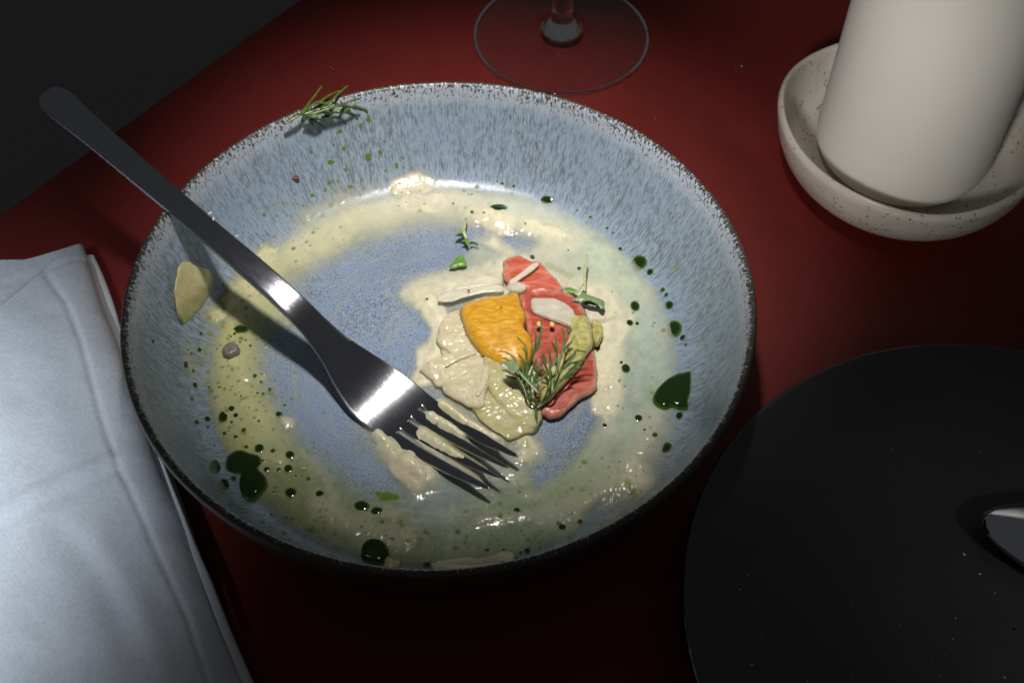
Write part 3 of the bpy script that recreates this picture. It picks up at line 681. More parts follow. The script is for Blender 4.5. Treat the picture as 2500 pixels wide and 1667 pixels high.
# ================================================================= candle and its dish
DC = np.array([.1782, .0905, 0])
DS = .80
prof = [(.0005, .0075), (.02, .0075), (.038, .0078), (.047, .0086), (.0530, .0115), (.0562, .0175), (.0582, .0240), (.0590, .0280), (.0598, .0297), (.0608, .0301), (.0617, .0292), (.0621, .0272), (.0612, .023), (.0592, .0165), (.0550, .0095), (.047, .0038), (.040, .001), (.037, .0003), (.02, .0003), (.0005, .0003)]
pr = []
pp = catmull([(a_*(1 if a_ < .021 else DS), b_*.97, 0) for a_, b_ in prof], 76)[:, :2]; pr = [(max(.0004, a_), b_) for a_, b_ in pp]
V, F = lathe(pr, 160, tuple(DC), wob=lambda a, i: .020*math.sin(2*a+2.6)+.008*math.sin(3*a+1.0)+.004*math.sin(5*a))
V = np.array(V); m_ = len(pr); tt = np.repeat(np.arange(160)*2*math.pi/160, m_); ii = np.tile(np.arange(m_), 160)
V[:, 2] += np.array([p[1] for p in pr])[ii]/.03*(.0011*np.sin(2*tt+2)+.0006*np.sin(5*tt))
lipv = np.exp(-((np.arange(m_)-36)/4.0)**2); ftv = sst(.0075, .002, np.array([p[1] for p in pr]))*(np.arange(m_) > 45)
dish = mesh('candle_dish', V, F, STONE, origin=tuple(DC), attrs={'lip': lipv[ii], 'foot': ftv[ii]})
tag(dish, 'small cream speckled stoneware dish with a wavy rim under the white candle', 'dish')
candle = empty('candle', (.1785, .0925, .0076))
R_ = .0335
pr = [(.0004, 0)]+[(R_-.011+.011*math.sin(t), .011-.011*math.cos(t)) for t in np.linspace(0, math.pi/2, 14)]+[(R_, z) for z in np.linspace(.02, .14, 14)]+[(R_-.0025+.0025*math.cos(t), .1435+.0025*math.sin(t)) for t in np.linspace(0, math.pi/2, 6)]+[(R_*.7, .1445), (R_*.4, .1435), (.0004, .143)]
V, F = lathe(pr, 128, (.1785, .0925, .0076)); mesh('wax_body', V, F, WAX, candle)
V, F = sweep(catmull([(.1785, .0935, .150), (.1786, .0936, .156), (.1792, .094, .162)], 8), .0016, .0016, 8); mesh('wick', V, F, WICK, candle)
tag(candle, 'thick plain white pillar candle standing in the speckled dish', 'candle')

# ================================================================= wine glass
G = (.0519, .1778, 0)
glass = empty('wine_glass', G)
Rf = .0378
pf = [(.0004, .0004), (.02, .0004), (Rf-.0008, .0004), (Rf-.0002, .0008), (Rf, .0013), (Rf-.0003, .0018), (Rf-.0012, .0021), (.03, .0026), (.02, .0037), (.0125, .0054)]
V, F = lathe(pf, 128, G); mesh('foot', V, F, GLASS, glass)
pt_ = np.array([(G[0]+(Rf-.0003)*math.cos(t), G[1]+(Rf-.0003)*math.sin(t), .0013) for t in np.linspace(0, 2*math.pi, 161)])
V, F = sweep(pt_, .0016, .0016, 12); mesh('foot_rim', V, F, SOLIDGLASS, glass)
ps = [(.0004, .0030), (.0070, .0036), (.0090, .0050), (.0088, .0058), (.0066, .0078), (.0052, .0108), (.0045, .0155), (.0041, .024), (.0038, .04), (.0037, .07), (.0040, .085), (.0062, .094), (.0004, .0965)]
pp = catmull([(a_, b_, 0) for a_, b_ in ps], 60)[:, :2]
V, F = lathe([(max(.0003, a_), b_) for a_, b_ in pp], 64, G); mesh('stem', V, F, SOLIDGLASS, glass)
pb = [(.0004, .0985), (.012, .0995), (.025, .106), (.036, .12), (.041, .14), (.040, .165), (.035, .19), (.033, .2), (.0322, .2), (.034, .19), (.039, .165), (.04, .14), (.035, .121), (.024, .1075), (.012, .101), (.0004, .1)]
V, F = lathe([(r_, z_) for r_, z_ in catmull([(a_, b_, 0) for a_, b_ in pb], 70)[:, :2].clip(.0003)], 96, G); mesh('cup', V, F, GLASS, glass)
tag(glass, 'clear wine glass behind the bowl, its round foot and lower stem in view', 'wine glass')

# ================================================================= food builders
def slab(name, pts, lift, thick, mat, label, cat, group=None, jag=0, bump=.0004, tilt=(0, 0), grow=1.0, wav=1.0, rib=0.0, n=84, e=7.0, K=11, pw=.5, arch=0, seed=0, nosauce=False, conform=False, drape=False):
    ol = []
    for p in pts:
        q_ = hit(p, lift+thick*.55, not nosauce)
        if q_ is None: q_ = unp(p, .012)
        ol.append(q_)
    ol = np.array(ol); zc_ = float(np.median([S(a_, b_, not nosauce) for a_, b_, _ in ol]))+lift
    b = catmull(ol[:, :2], n, True); c = b.mean(0)
    aa_ = np.arange(n)*2*math.pi/n; pz = np.random.default_rng(seed+91).random(4)*6.28; b = c+(b-c)*(grow*(1+wav*(.030*np.sin(4*aa_+pz[0])+.022*np.sin(7*aa_+pz[1])+.014*np.sin(13*aa_+pz[2])))[:, None]); rad = np.linalg.norm(b-c, axis=1)
    if jag:
        th = np.arange(n); b = c+(b-c)*(1+jag*np.random.default_rng(seed+5).normal(size=n)[:, None]/rad[:, None])
    V = []; F = []; ED = []
    for k_ in range(K+1):
        t = 1-k_/K
        xy = c+(b-c)*t if k_ < K else c[None]
        top = thick*max(0.0, 1-t**e)**pw
        for x, y in xy:
            z = zc_+top+tilt[0]*(x-c[0])+tilt[1]*(y-c[1])+arch*(1-((x-c[0])**2+(y-c[1])**2)/rad.max()**2)
            if conform: z += float(S(x, y, drape))-(zc_-lift)
            z += bump*float(vnoise(x*1000, y*1000, 2.2, 41+seed % 7, 3))*min(1, (1-t)*5)
            if rib: z += rib*(abs(math.sin(((x-c[0])*math.cos(seed*1.7)+(y-c[1])*math.sin(seed*1.7))*1900+2*float(vnoise(x*1000, y*1000, 4, 61, 2))))-.5)*(1-t**6)
            V.append((x, y, z)); ED.append(t)
    for k_ in range(K-1):
        for i in range(n): F.append((k_*n+i, k_*n+(i+1) % n, (k_+1)*n+(i+1) % n, (k_+1)*n+i))
    last = K*n
    for i in range(n): F.append(((K-1)*n+i, (K-1)*n+(i+1) % n, last))
    nb = len(V)
    for x, y in c+(b-c)*.96: V.append((x, y, (float(S(x, y, drape))+.0001+(lift*.5 if drape else 0) if conform else zc_-.0006+tilt[0]*(x-c[0])+tilt[1]*(y-c[1]))))
    for i in range(n): F.append((i, nb+i, nb+(i+1) % n, (i+1) % n))
    F.append(tuple(range(nb, nb+n))[::-1])
    ED += [1.0]*(len(V)-len(ED))
    o = mesh(name, V, F, mat, origin=(c[0], c[1], zc_), attrs={'edge': ED})
    return tag(o, label, cat, group)
def strip(name, pts, widths, lift, thick, mat, label, cat, group=None, lifts=None, n=28, e=2.6, bump=.0002):
    P = []
    for i, p in enumerate(pts):
        l = lifts[i] if lifts else lift
        q_ = hit(p, l+thick*.5); P.append(q_ if q_ is not None else unp(p, .012))
    P = catmull(P, n); W = np.interp(np.linspace(0, 1, n), np.linspace(0, 1, len(widths)), widths)*(1-np.abs(np.linspace(-1, 1, n))**8*.6)
    T = np.full(n, thick)*(1-np.abs(np.linspace(-1, 1, n))**8*.5)
    V, F = sweep(P, W, T, 16, e); V = np.array(V)
    V[:, 2] += bump*vnoise(V[:, 0]*1000, V[:, 1]*1000, 1.8, 51, 2)
    return tag(mesh(name, V, F, mat), label, cat, group)
cA = lambda *q: [fA(x, y) for x, y in q]
cB = lambda *q: [fB(x, y) for x, y in q]
cD = lambda *q: [fD(x, y) for x, y in q]
cE = lambda *q: [fE(x, y) for x, y in q]
# pale slices under the citrus
slab('fennel_slice', cA((500, 985), (570, 960), (640, 1080), (720, 1220), (830, 1290), (950, 1330), (1010, 1480), (1060, 1600), (960, 1650), (800, 1560), (640, 1450), (500, 1350), (440, 1220), (450, 1090)), .0004, .0012, FENNEL, 'broad pale fennel slice forming the bed beneath the orange segment', 'fennel slice', 'pale fennel slices', conform=True, drape=True, rib=.00014, K=26, bump=.0003, seed=21)
slab('fennel_slice', cA((450, 1060), (490, 1000), (550, 985), (610, 1060), (670, 1150), (690, 1210), (600, 1230), (500, 1200), (445, 1140)), .0012, .0016, FENNEL, 'wrinkled beige fennel slice on the left side of the orange segment', 'fennel slice', 'pale fennel slices', grow=1.18, rib=.00014, K=22, conform=True, drape=True, bump=0.00044, seed=1)
slab('fennel_slice', cB((690, 330), (820, 265), (960, 225), (1090, 245), (1115, 320), (1010, 400), (860, 450), (760, 410)), .0010, .0015, FENNEL, 'pale fennel slice just above the head of the fork', 'fennel slice', 'pale fennel slices', grow=1.18, rib=.00014, K=22, conform=True, drape=True, bump=0.00032, seed=2, tilt=(.05, .05))
slab('fennel_slice', cB((1000, 520), (1120, 520), (1260, 600), (1400, 660), (1460, 720), (1360, 790), (1260, 815), (1130, 720), (1030, 610)), .0008, .0014, FENNELG, 'flat greenish fennel slice lying beside the fork tines', 'fennel slice', 'pale fennel slices', grow=1.18, rib=.00014, K=22, conform=True, drape=True, bump=0.00028, seed=3)
slab('fennel_slice', cB((830, 440), (960, 400), (1090, 330), (1130, 400), (1110, 500), (1090, 590), (1010, 590), (900, 530)), .0020, .0013, FENNEL, 'cream fennel slice with a raised curled edge between fork and orange', 'fennel slice', 'pale fennel slices', grow=1.18, rib=.00014, K=22, conform=True, drape=True, bump=0.00036, seed=4, tilt=(.12, .0))
slab('fennel_slice', cB((1140, 280), (1230, 300), (1370, 420), (1450, 550), (1490, 660), (1420, 720), (1300, 650), (1190, 530), (1145, 410)), .0024, .0015, FENNELG, 'long smooth fennel slice hanging below the orange segment', 'fennel slice', 'pale fennel slices', grow=1.18, rib=.00014, K=22, conform=True, drape=True, bump=0.00020, seed=5, tilt=(.06, .1))
strip('fennel_strip', cB((1125, 330), (1110, 430), (1060, 540)), [.0022, .0026, .0015], .0034, .0010, FENNEL, 'thin standing fennel ridge below the orange segment', 'fennel strip')
strip('fennel_strip', cB((830, 330), (920, 270), (1060, 230)), [.0015, .0024, .0016], .0026, .0009, FENNEL, 'narrow pale fennel rib on the slice above the fork head', 'fennel strip')
# grapefruit
slab('grapefruit_piece', cA((845, 640), (925, 620), (990, 655), (1060, 660), (1110, 710), (1165, 770), (1190, 825), (1130, 860), (1060, 845), (985, 860), (930, 835), (880, 800), (838, 740), (840, 690)), .0012, .0022, PINK, 'pinkish red grapefruit piece at the top of the food heap', 'grapefruit', 'grapefruit pieces', grow=1.05, wav=.5, jag=.00014, e=12, seed=6)
slab('grapefruit_piece', cA((930, 840), (1040, 840), (1180, 835), (1270, 870), (1320, 930), (1330, 1010), (1270, 1100), (1240, 1200), (1180, 1280), (1090, 1330), (1020, 1280), (1010, 1180), (985, 1080), (960, 960)), .0014, .0024, DKPINK, 'deep red grapefruit piece behind the dill sprig', 'grapefruit', 'grapefruit pieces', grow=1.05, wav=.5, jag=.00014, e=12, bump=0.00024, seed=7)
slab('grapefruit_piece', cB((1870, 175), (1895, 290), (1905, 400), (1885, 500), (1800, 560), (1720, 620), (1640, 690), (1560, 690), (1500, 640), (1470, 530), (1530, 400), (1650, 260), (1780, 185)), .0007, .0020, DKPINK, 'folded red grapefruit slice at the lower right of the food heap', 'grapefruit', 'grapefruit pieces', grow=1.05, wav=.5, jag=.00014, e=12, bump=0.00032, seed=8)
slab('green_pulp', cA((1262, 955), (1340, 985), (1385, 1060), (1392, 1150), (1345, 1225), (1290, 1310), (1210, 1410), (1120, 1500), (1070, 1520), (1060, 1400), (1140, 1280), (1215, 1160), (1250, 1060)), .0040, .0028, PASTE, 'translucent yellow pulp flecked green on the right of the grapefruit', 'citrus pulp', bump=0.00040, seed=9)
slab('green_pulp', cA((1385, 1010), (1430, 1030), (1450, 1080), (1430, 1140), (1395, 1160), (1375, 1090)), .0024, .0024, PASTE, 'small pale morsel with green edge beside the cream on the right', 'citrus pulp', bump=0.00032, seed=10)
# orange
slab('orange_segment', cA((562, 930), (640, 888), (720, 862), (805, 852), (912, 832), (938, 868), (950, 920), (978, 978), (960, 1040), (985, 1085), (1012, 1130), (1012, 1225), (968, 1290), (885, 1300), (822, 1296), (742, 1252), (690, 1212), (640, 1150), (598, 1080), (575, 1005)), .0028, .0042, ORANGE, 'bright orange citrus segment with ragged edge in the bowl', 'orange', jag=.00016, wav=.15, bump=.00010, e=6, n=120, seed=11)
# onion
strip('onion_strip', cA((425, 890), (500, 872), (600, 842), (720, 820), (835, 822)), [.0022, .0048, .0046, .0040, .0036], .0022, .0009, ONION, 'curved beige onion strip above the orange segment', 'onion', 'pale onion slices')
strip('onion_strip', cA((1045, 662), (990, 705), (930, 750), (872, 785)), [.0024, .0024, .0020, .0022], .0050, .0008, ONION, 'short white onion strip lying across the topmost grapefruit piece', 'onion', 'pale onion slices')
slab('onion_slice', cA((1012, 880), (1090, 866), (1170, 884), (1245, 932), (1290, 985), (1312, 1045), (1262, 1058), (1190, 1034), (1110, 998), (1045, 978), (1002, 945)), .0052, .0010, ONIONG, 'wet translucent onion slice over the deep red grapefruit', 'onion', 'pale onion slices', bump=0.00020, seed=12)
slab('onion_slice', cA((850, 800), (900, 775), (965, 790), (975, 815), (930, 840), (870, 830)), .0050, .0012, ONIONG, 'small glassy onion scrap between orange and pink grapefruit', 'onion', 'pale onion slices', bump=0.00024, seed=13)
slab('onion_slice', cA((600, 800), (700, 740), (800, 740), (830, 790), (740, 815), (640, 830), (500, 850), (520, 820)), .0009, .0024, ONION, 'cream coated onion slice at the far side of the orange segment', 'onion', 'pale onion slices', bump=0.00020, seed=14)
# left chunks
slab('potato_chunk', cD((335, 130), (380, 75), (440, 90), (510, 120), (525, 165), (490, 250), (420, 330), (360, 390), (325, 320), (318, 220)), .001, .0075, POTATO, 'pale yellow potato chunk leaning on the left wall of the bowl', 'potato', seed=15, e=4, conform=True, nosauce=True)
slab('grey_morsel', cD((585, 590), (600, 545), (645, 522), (682, 550), (675, 585), (620, 605)), .0004, .0022, MUSH, 'grey mushroom scrap in the yellow sauce on the left', 'mushroom', seed=17)
slab('fennel_slice', cE((1445, 575), (1500, 560), (1640, 545), (1760, 545), (1900, 505), (1955, 505), (1980, 540), (1960, 580), (1850, 605), (1690, 635), (1560, 630), (1450, 615)), .0009, .0024, FENNEL, 'beige fennel strip on the near inner wall of the bowl', 'fennel slice', 'pale fennel slices', seed=18, conform=True, nosauce=True)
slab('onion_slice', cE((1140, 570), (1200, 550), (1250, 575), (1245, 610), (1190, 640), (1145, 620)), .0008, .0014, FENNELG, 'tiny grey-green translucent scrap on the near wall of the bowl', 'onion', 'pale onion slices', seed=19, conform=True, nosauce=True)
# seeds and pepper
def nub(name, p, r, lift, mat, label, cat, group=None, sq=(1, .8, .7), seed=0):
    q_ = hit(p, lift+r*.4); q_ = q_ if q_ is not None else unp(p, .01)
    bm = bmesh.new(); bmesh.ops.create_icosphere(bm, subdivisions=2, radius=1); R = np.random.default_rng(seed)
    for v in bm.verts: v.co *= 1+.16*(R.random()-.5)
    me = bpy.data.meshes.new(name); bm.to_mesh(me); bm.free(); me.materials.append(mat)
    me.polygons.foreach_set('use_smooth', [True]*len(me.polygons))
    o = bpy.data.objects.new(name, me); COL.objects.link(o); o.location = q_; o.scale = (r*sq[0], r*sq[1], r*sq[2]); o.rotation_euler = (0, 0, R.random()*3)
    return tag(o, label, cat, group)
nub('seed', fA(1052, 1040), .00115, .0066, SEED, 'pale yellow seed touching the dill tip on red grapefruit', 'seed')
nub('seed', fA(1132, 1042), .00115, .0066, SEED, 'round pale yellow seed below the wet onion slice', 'seed')
nub('peppercorn', fA(1010, 626), .0010, .0040, PEPPER, 'cracked black pepper bit at the tip of the pink grapefruit', 'pepper', seed=3)
nub('peppercorn', fA(360, 885), .0005, .0, PEPPER, 'black pepper speck in the cream left of the onion strip', 'pepper', seed=4)
nub('peppercorn', fA(617, 833), .0005, .0042, PEPPER, 'black pepper speck on the curved beige onion strip', 'pepper', seed=5)
nub('peppercorn', fA(818, 937), .0004, .0088, PEPPER, 'black pepper speck on top of the orange segment', 'pepper', seed=6)
nub('peppercorn', fD(430, 682), .0006, .0, PEPPER, 'black pepper speck near the left wall of the bowl', 'pepper', seed=7)
nub('brown_seed', fF(575, 858), .0013, .0, BROWN, 'reddish brown seed stuck on the far left wall of the bowl', 'seed', sq=(1.25, .8, .7), seed=8)
nub('seed', fD(1033, 1218), .0007, .0, SEED, 'tiny tan seed in the bare blue floor near the front', 'seed', seed=9)
for i, (p, l_) in enumerate([((513, 520), .0009), ((521, 534), .0008), ((578, 576), .0007)]):
    P_ = None
    d_ = (np.array(unp(p, .04)[:2])-tip); s_ = d_@ax_; v_ = d_@sd
    q_ = fpos(s_, v_, .0003)
    for _ in range(3): q_ = unp(p, float(q_[2])); d_ = q_[:2]-tip; q_ = np.array([*q_[:2], float(ftop(d_@ax_, d_@sd))+.0001])
    o = nub('food_fleck', (1250, 800), l_, 0, FLECK, 'dried white food fleck on the fork handle', 'crumb', 'white flecks on the fork handle', sq=(1, .45, .25), seed=i); o.location = q_; o.rotation_euler = (0, 0, .5+i*1.3)

# ================================================================= oil drops
def drop_mesh(name, seed, irr, mat, dome=.16, n=26, K=5):
    R = np.random.default_rng(seed); ph = R.random(4)*6.28; V = []; T = []; F = []
    a = np.arange(n)*2*math.pi/n
    rad = 1+irr*(np.sin(2*a+ph[0])*.6+np.sin(3*a+ph[1])*.4+np.sin(5*a+ph[2])*.2)
    for k_ in range(K):
        t = 1-k_/K; z = dome*(1-t**2.4)
        for i in range(n): V.append((math.cos(a[i])*rad[i]*t, math.sin(a[i])*rad[i]*t, z)); T.append(1-t**2)
    V.append((0, 0, dome)); T.append(1.0)
    for k_ in range(K-1):
        for i in range(n): F.append((k_*n+i, k_*n+(i+1) % n, (k_+1)*n+(i+1) % n, (k_+1)*n+i))
    for i in range(n): F.append(((K-1)*n+i, (K-1)*n+(i+1) % n, K*n))
    me = bpy.data.meshes.new(name); me.from_pydata(V, [], F); me.polygons.foreach_set('use_smooth', [True]*len(F))
    at = me.attributes.new('thick', 'FLOAT', 'POINT'); at.data.foreach_set('value', T); me.materials.append(mat); return me
DM = [drop_mesh('oil_drop', s_, .04 if s_ < 2 else .11, OIL) for s_ in range(4)]
DB = [drop_mesh('oil_drop', 10+s_, .06, OILB) for s_ in range(2)]
SM = [drop_mesh('oil_smear', 20+s_, .28, SMEAR, .05) for s_ in range(5)]
def put_drop(p, rx, ry, frame_s, meshes, name, label, cat, group=None, ang=0):
    """rx, ry: half sizes in that frame's units, as seen; laid tangent to the surface under it"""
    q_ = hit(p, .00012)
    if q_ is None: return
    dd = np.linalg.norm(q_-CAM); k_ = dd/FPX/frame_s
    e_ = .0008; nx = (S(q_[0]+e_, q_[1], False)-S(q_[0]-e_, q_[1], False))/(2*e_); ny = (S(q_[0], q_[1]+e_, False)-S(q_[0], q_[1]-e_, False))/(2*e_)
    nrm = Vector((-nx, -ny, 1)).normalized()
    xa = Vector((_r2[0], _r2[1], _r2[2])); xa = (xa-nrm*xa.dot(nrm)).normalized(); ya = nrm.cross(xa)
    view = Vector(CAM-q_).normalized(); fore = max(.3, abs(nrm.dot(view)))
    me = random.choice(meshes); o = bpy.data.objects.new(name, me); COL.objects.link(o)
    sx, sy = rx*k_, ry*k_/fore; sz = min(sx, sy)
    o.matrix_world = Matrix.Translation(Vector(q_)-nrm*.00005) @ Matrix([[xa[i], ya[i], nrm[i], 0] for i in range(3)]+[[0, 0, 0, 1]]) @ Matrix.Rotation(ang, 4, 'Z') @ Matrix.Diagonal((sx, sy, min(sz, .0022), 1))
    return tag(o, label, cat, group)
GRP = 'green oil drops in the sauce'; SML = 'small round dark green oil drop floating on pale sauce'
def drops(fn, s, lst, meshes=None):
    for it in lst:
        x, y, rx = it[:3]; ry = it[3] if len(it) > 3 and it[3] else rx*.85
        lab = it[4] if len(it) > 4 else SML
        ang = 0; grp_ = GRP
        if lab == SML:
            vx, vy = fn(x, y)[0]*.9408, fn(x, y)[1]*.9408; big = rx/s > 6
            where, grp_ = (('along the far edge of the sauce', 'oil drops along the far edge') if vy < 640 and vx > 760 else ('along the right wall of the bowl', 'oil drops along the right wall') if vx > 1440 else
                ('close to the cream right of the food', 'oil drops by the right cream') if vx > 1230 and vy < 1000 else ('on the near right side of the bowl', 'oil drops at the near right') if vx > 1000 else
                ('on the left wall of the bowl', 'oil drops on the left wall') if vx < 400 else ('near the fork handle in the left sauce', 'oil drops by the fork handle') if vy < 830 and vx < 760 else
                ('in the middle of the yellow left sauce', 'oil drops in the left sauce') if vy < 1030 and vx < 600 else ('around the biggest black oil pool', 'oil drops round the oil pool') if vx < 640 else ('between the black oil pool and the fork', 'oil drops at the near left'))
            lab = ('round dark green oil drop ' if big else 'tiny green oil dot ')+where; grp_ = grp_ if big else grp_.replace('oil drops', 'tiny oil dots')
        put_drop(fn(x, y), rx, ry, s, meshes or (DM if rx/s > 7 else DB if rx/s < 4.6 else DM[:1]+DB), 'oil_drop', lab, 'oil drop', grp_)
drops(fA, 2.529, [(1100, 273, 40, 27, 'oval green oil drop topmost at the far right edge of the sauce'), (803, 320, 56, 22, 'flat wide green oil drop tucked behind a cream blob'), (1668, 662, 54, 48, 'bean-shaped dark green oil drop by the right wall, highest of the big ones'), (1737, 717, 22), (1553, 575, 13), (1815, 828, 16), (1855, 922, 29, 25, 'dark green oil drop midway down the right wall, above the larger round one'), (1837, 858, 14), (1645, 928, 30, 32, 'green oil drop beside the tip of the cream on the right'), (1613, 1030, 22), (1658, 1035, 12), (1885, 1067, 52, 50, 'large perfectly round dark green oil drop by the right wall'), (1937, 1122, 18), (1958, 1165, 10), (1588, 1312, 28, 28, 'round green oil drop at the right edge of the cream, level with the dill'), (1560, 1275, 12), (970, 418, 9), (825, 172, 11), (895, 188, 10), (697, 148, 6), (792, 157, 6), (640, 347, 13), (522, 295, 8), (712, 350, 8), (1288, 338, 7), (1368, 378, 10), (1472, 447, 9), (1508, 475, 7), (1233, 582, 6), (1300, 695, 13)])
drops(fC, 2.091, [(645, 865, 20, 18, 'dark green drop right below the heart-shaped oil pool'), (578, 1027, 31, 25, 'twin-lobed dark green oil drop at the lower right of the bowl'), (520, 963, 14), (467, 937, 7), (268, 915, 15), (45, 1433, 17), (137, 1405, 14), (437, 877, 20)])
drops(fD, 2.24, [(688, 455, 40, 24, 'black-green oil drop nearest the fork handle on the left'), (790, 1105, 26, 23), (957, 1142, 27, 22), (948, 1216, 24, 21), (962, 1347, 32, 26, 'round dark green oil drop right of the biggest black oil pool'), (1120, 1353, 22, 18), (895, 920, 20, 17), (548, 1205, 32, 35, 'dark oil drop at the left wall beside the biggest black oil pool'), (865, 1120, 14), (830, 1220, 16), (897, 1222, 12), (595, 932, 26, 34, 'leaf-shaped green oil drop in the yellow sauce on the left'), (638, 888, 17), (662, 925, 14), (508, 945, 17), (450, 962, 14), (705, 1005, 13), (602, 1023, 12), (662, 1042, 12), (766, 710, 13), (848, 783, 10), (518, 772, 8), (423, 837, 10), (390, 650, 16), (465, 568, 12), (473, 480, 10), (210, 522, 18), (1060, 1272, 12), (803, 500, 6), (717, 514, 6), (742, 545, 8), (440, 760, 14), (650, 1270, 15), (600, 1300, 30), (685, 525, 6), (655, 480, 9), (635, 495, 6), (420, 590, 9), (560, 562, 5), (400, 570, 5), (780, 805, 8), (812, 808, 8), (800, 740, 7), (690, 820, 6), (930, 870, 7), (788, 957, 8), (510, 990, 8), (640, 962, 9), (720, 1098, 12), (810, 1170, 10), (990, 1255, 7), (870, 1345, 8), (735, 882, 5), (545, 1090, 6), (620, 1085, 6)])
drops(fE, 2.613, [(1000, 220, 52, 34, 'left of two side-by-side dark green drops below the bare blue floor'), (1095, 252, 38, 27, 'right of two side-by-side dark green drops below the bare blue floor'), (1990, 247, 20, 17), (2283, 355, 21, 18), (1420, 590, 30, 20), (2055, 500, 22, 20), (2015, 515, 12), (1800, 500, 18, 11), (1905, 497, 13, 8), (1885, 287, 9), (2137, 483, 9), (1990, 550, 11), (2185, 510, 10), (520, 295, 9), (740, 290, 7), (425, 272, 8), (625, 425, 7)])
for c in [(1175, 160, 60, 34), (1115, 140, 26, 20), (1130, 322, 20, 14)]: put_drop(fE(c[0], c[1]), c[2], c[3], 2.613, SM, 'oil_smear', 'green oil smear on the blue floor below the fork', 'oil smear', 'green oil smears on the bowl floor')
for c in [(1420, 1160, 24, 62), (1330, 1060, 30, 60)]: put_drop(fA(c[0], c[1]), c[2], c[3], 2.529, DB if c[0] > 1400 else SM, 'oil_smear', 'dark green oil streak on the cream at the right' if c[0] > 1400 else 'olive herb smear on the yellow pulp', 'oil smear')
def pool(pts, label, thick=.0016):
    P = np.array([hit(p, .0004) if hit(p, .0004) is not None else unp(p, .0095) for p in pts]); b = catmull(P, 90, True); c = b.mean(0); V = []; T = []; F = []; n = 90; K = 10
    for k_ in range(K):
        t = 1-k_/K
        for q_ in b:
            xy = c[:2]+(q_[:2]-c[:2])*t; z = float(S(*xy))+.0001+thick*(1-t**6)**.6
            V.append((*xy, z)); T.append(min(1, (1-t)*4.5))
    zt = float(np.median([v[2] for v in V[5*n:]]))
    V = [(x, y, min(max(z, zt-.0012), zt+.0003) if T[i] > .6 else z) for i, (x, y, z) in enumerate(V)]
    V.append((c[0], c[1], zt+.0003)); T.append(1.0)
    for k_ in range(K-1):
        for i in range(n): F.append((k_*n+i, k_*n+(i+1) % n, (k_+1)*n+(i+1) % n, (k_+1)*n+i))
    for i in range(n): F.append(((K-1)*n+i, (K-1)*n+(i+1) % n, K*n))
    o = mesh('oil_pool', V, F, OIL, origin=tuple(c), attrs={'thick': T}); return tag(o, label, 'oil pool')
pool([fC(x, y) for x, y in ((690, 637), (705, 648), (703, 740), (690, 790), (692, 830), (665, 838), (612, 824), (570, 836), (522, 815), (507, 780), (530, 730), (580, 680), (640, 648))], 'large heart-shaped pool of dark green oil by the right wall of the bowl')
pool(cD((605, 1180), (620, 1140), (680, 1112), (740, 1130), (790, 1145), (803, 1180), (785, 1215), (830, 1265), (835, 1320), (795, 1370), (745, 1400), (700, 1370), (680, 1300), (690, 1245), (640, 1235), (608, 1215)), 'biggest black-green oil pool, two lobes at the lower left of the bowl')
pool(cE((995, 520), (1010, 460), (1060, 428), (1130, 440), (1172, 490), (1170, 550), (1120, 590), (1040, 580), (1000, 560)), 'round black oil pool on the near inner wall of the bowl')
# splashes on the far wall
for c in [(1175, 375, 22, 30), (1110, 428, 18, 18), (1395, 442, 52, 25), (940, 475, 28, 18), (1215, 512, 22, 12), (975, 615, 18, 18), (835, 640, 12, 20), (1050, 668, 28, 13), (1175, 690, 33, 34), (1270, 648, 22, 24), (1530, 615, 25, 20), (1710, 658, 24, 13), (865, 728, 46, 28), (705, 790, 20, 30), (990, 788, 38, 32), (1405, 757, 19, 25), (705, 645, 14, 14), (500, 710, 16, 14), (580, 728, 13, 20), (300, 828, 25, 15), (415, 960, 18, 35), (530, 1063, 12, 12), (150, 1150, 28, 18), (318, 1160, 17, 25), (200, 1075, 14, 14), (860, 893, 20, 14), (1030, 930, 22, 17), (820, 958, 17, 17), (925, 885, 14, 14), (1315, 800, 12, 12), (1460, 695, 12, 12), (713, 1000, 18, 18), (370, 797, 14, 22), (1300, 560, 10, 10), (1275, 540, 8, 8), (1425, 575, 10, 12), (1600, 595, 12, 8), (1215, 785, 9, 9), (890, 590, 16, 9), (640, 985, 8, 8), (120, 935, 12, 16), (480, 690, 10, 10), (1120, 870, 10, 14), (1095, 555, 8, 8), (410, 770, 10, 12), (560, 1020, 8, 14)]:
    wh_ = 'just below the rim sprig' if c[1] < 560 else 'at the left by the fork handle' if c[0] < 640 else 'right of the middle' if c[0] > 1180 else 'in the middle'
    sz_ = 'larger' if c[2]*c[3] > 420 else 'small'
    put_drop(fF(c[0], c[1]), c[2], c[3], 3.36, SM, 'oil_smear', f'{sz_} green oil splash, far bowl wall, {wh_}', 'oil splash', f'{sz_} oil splashes on the far wall {wh_}')

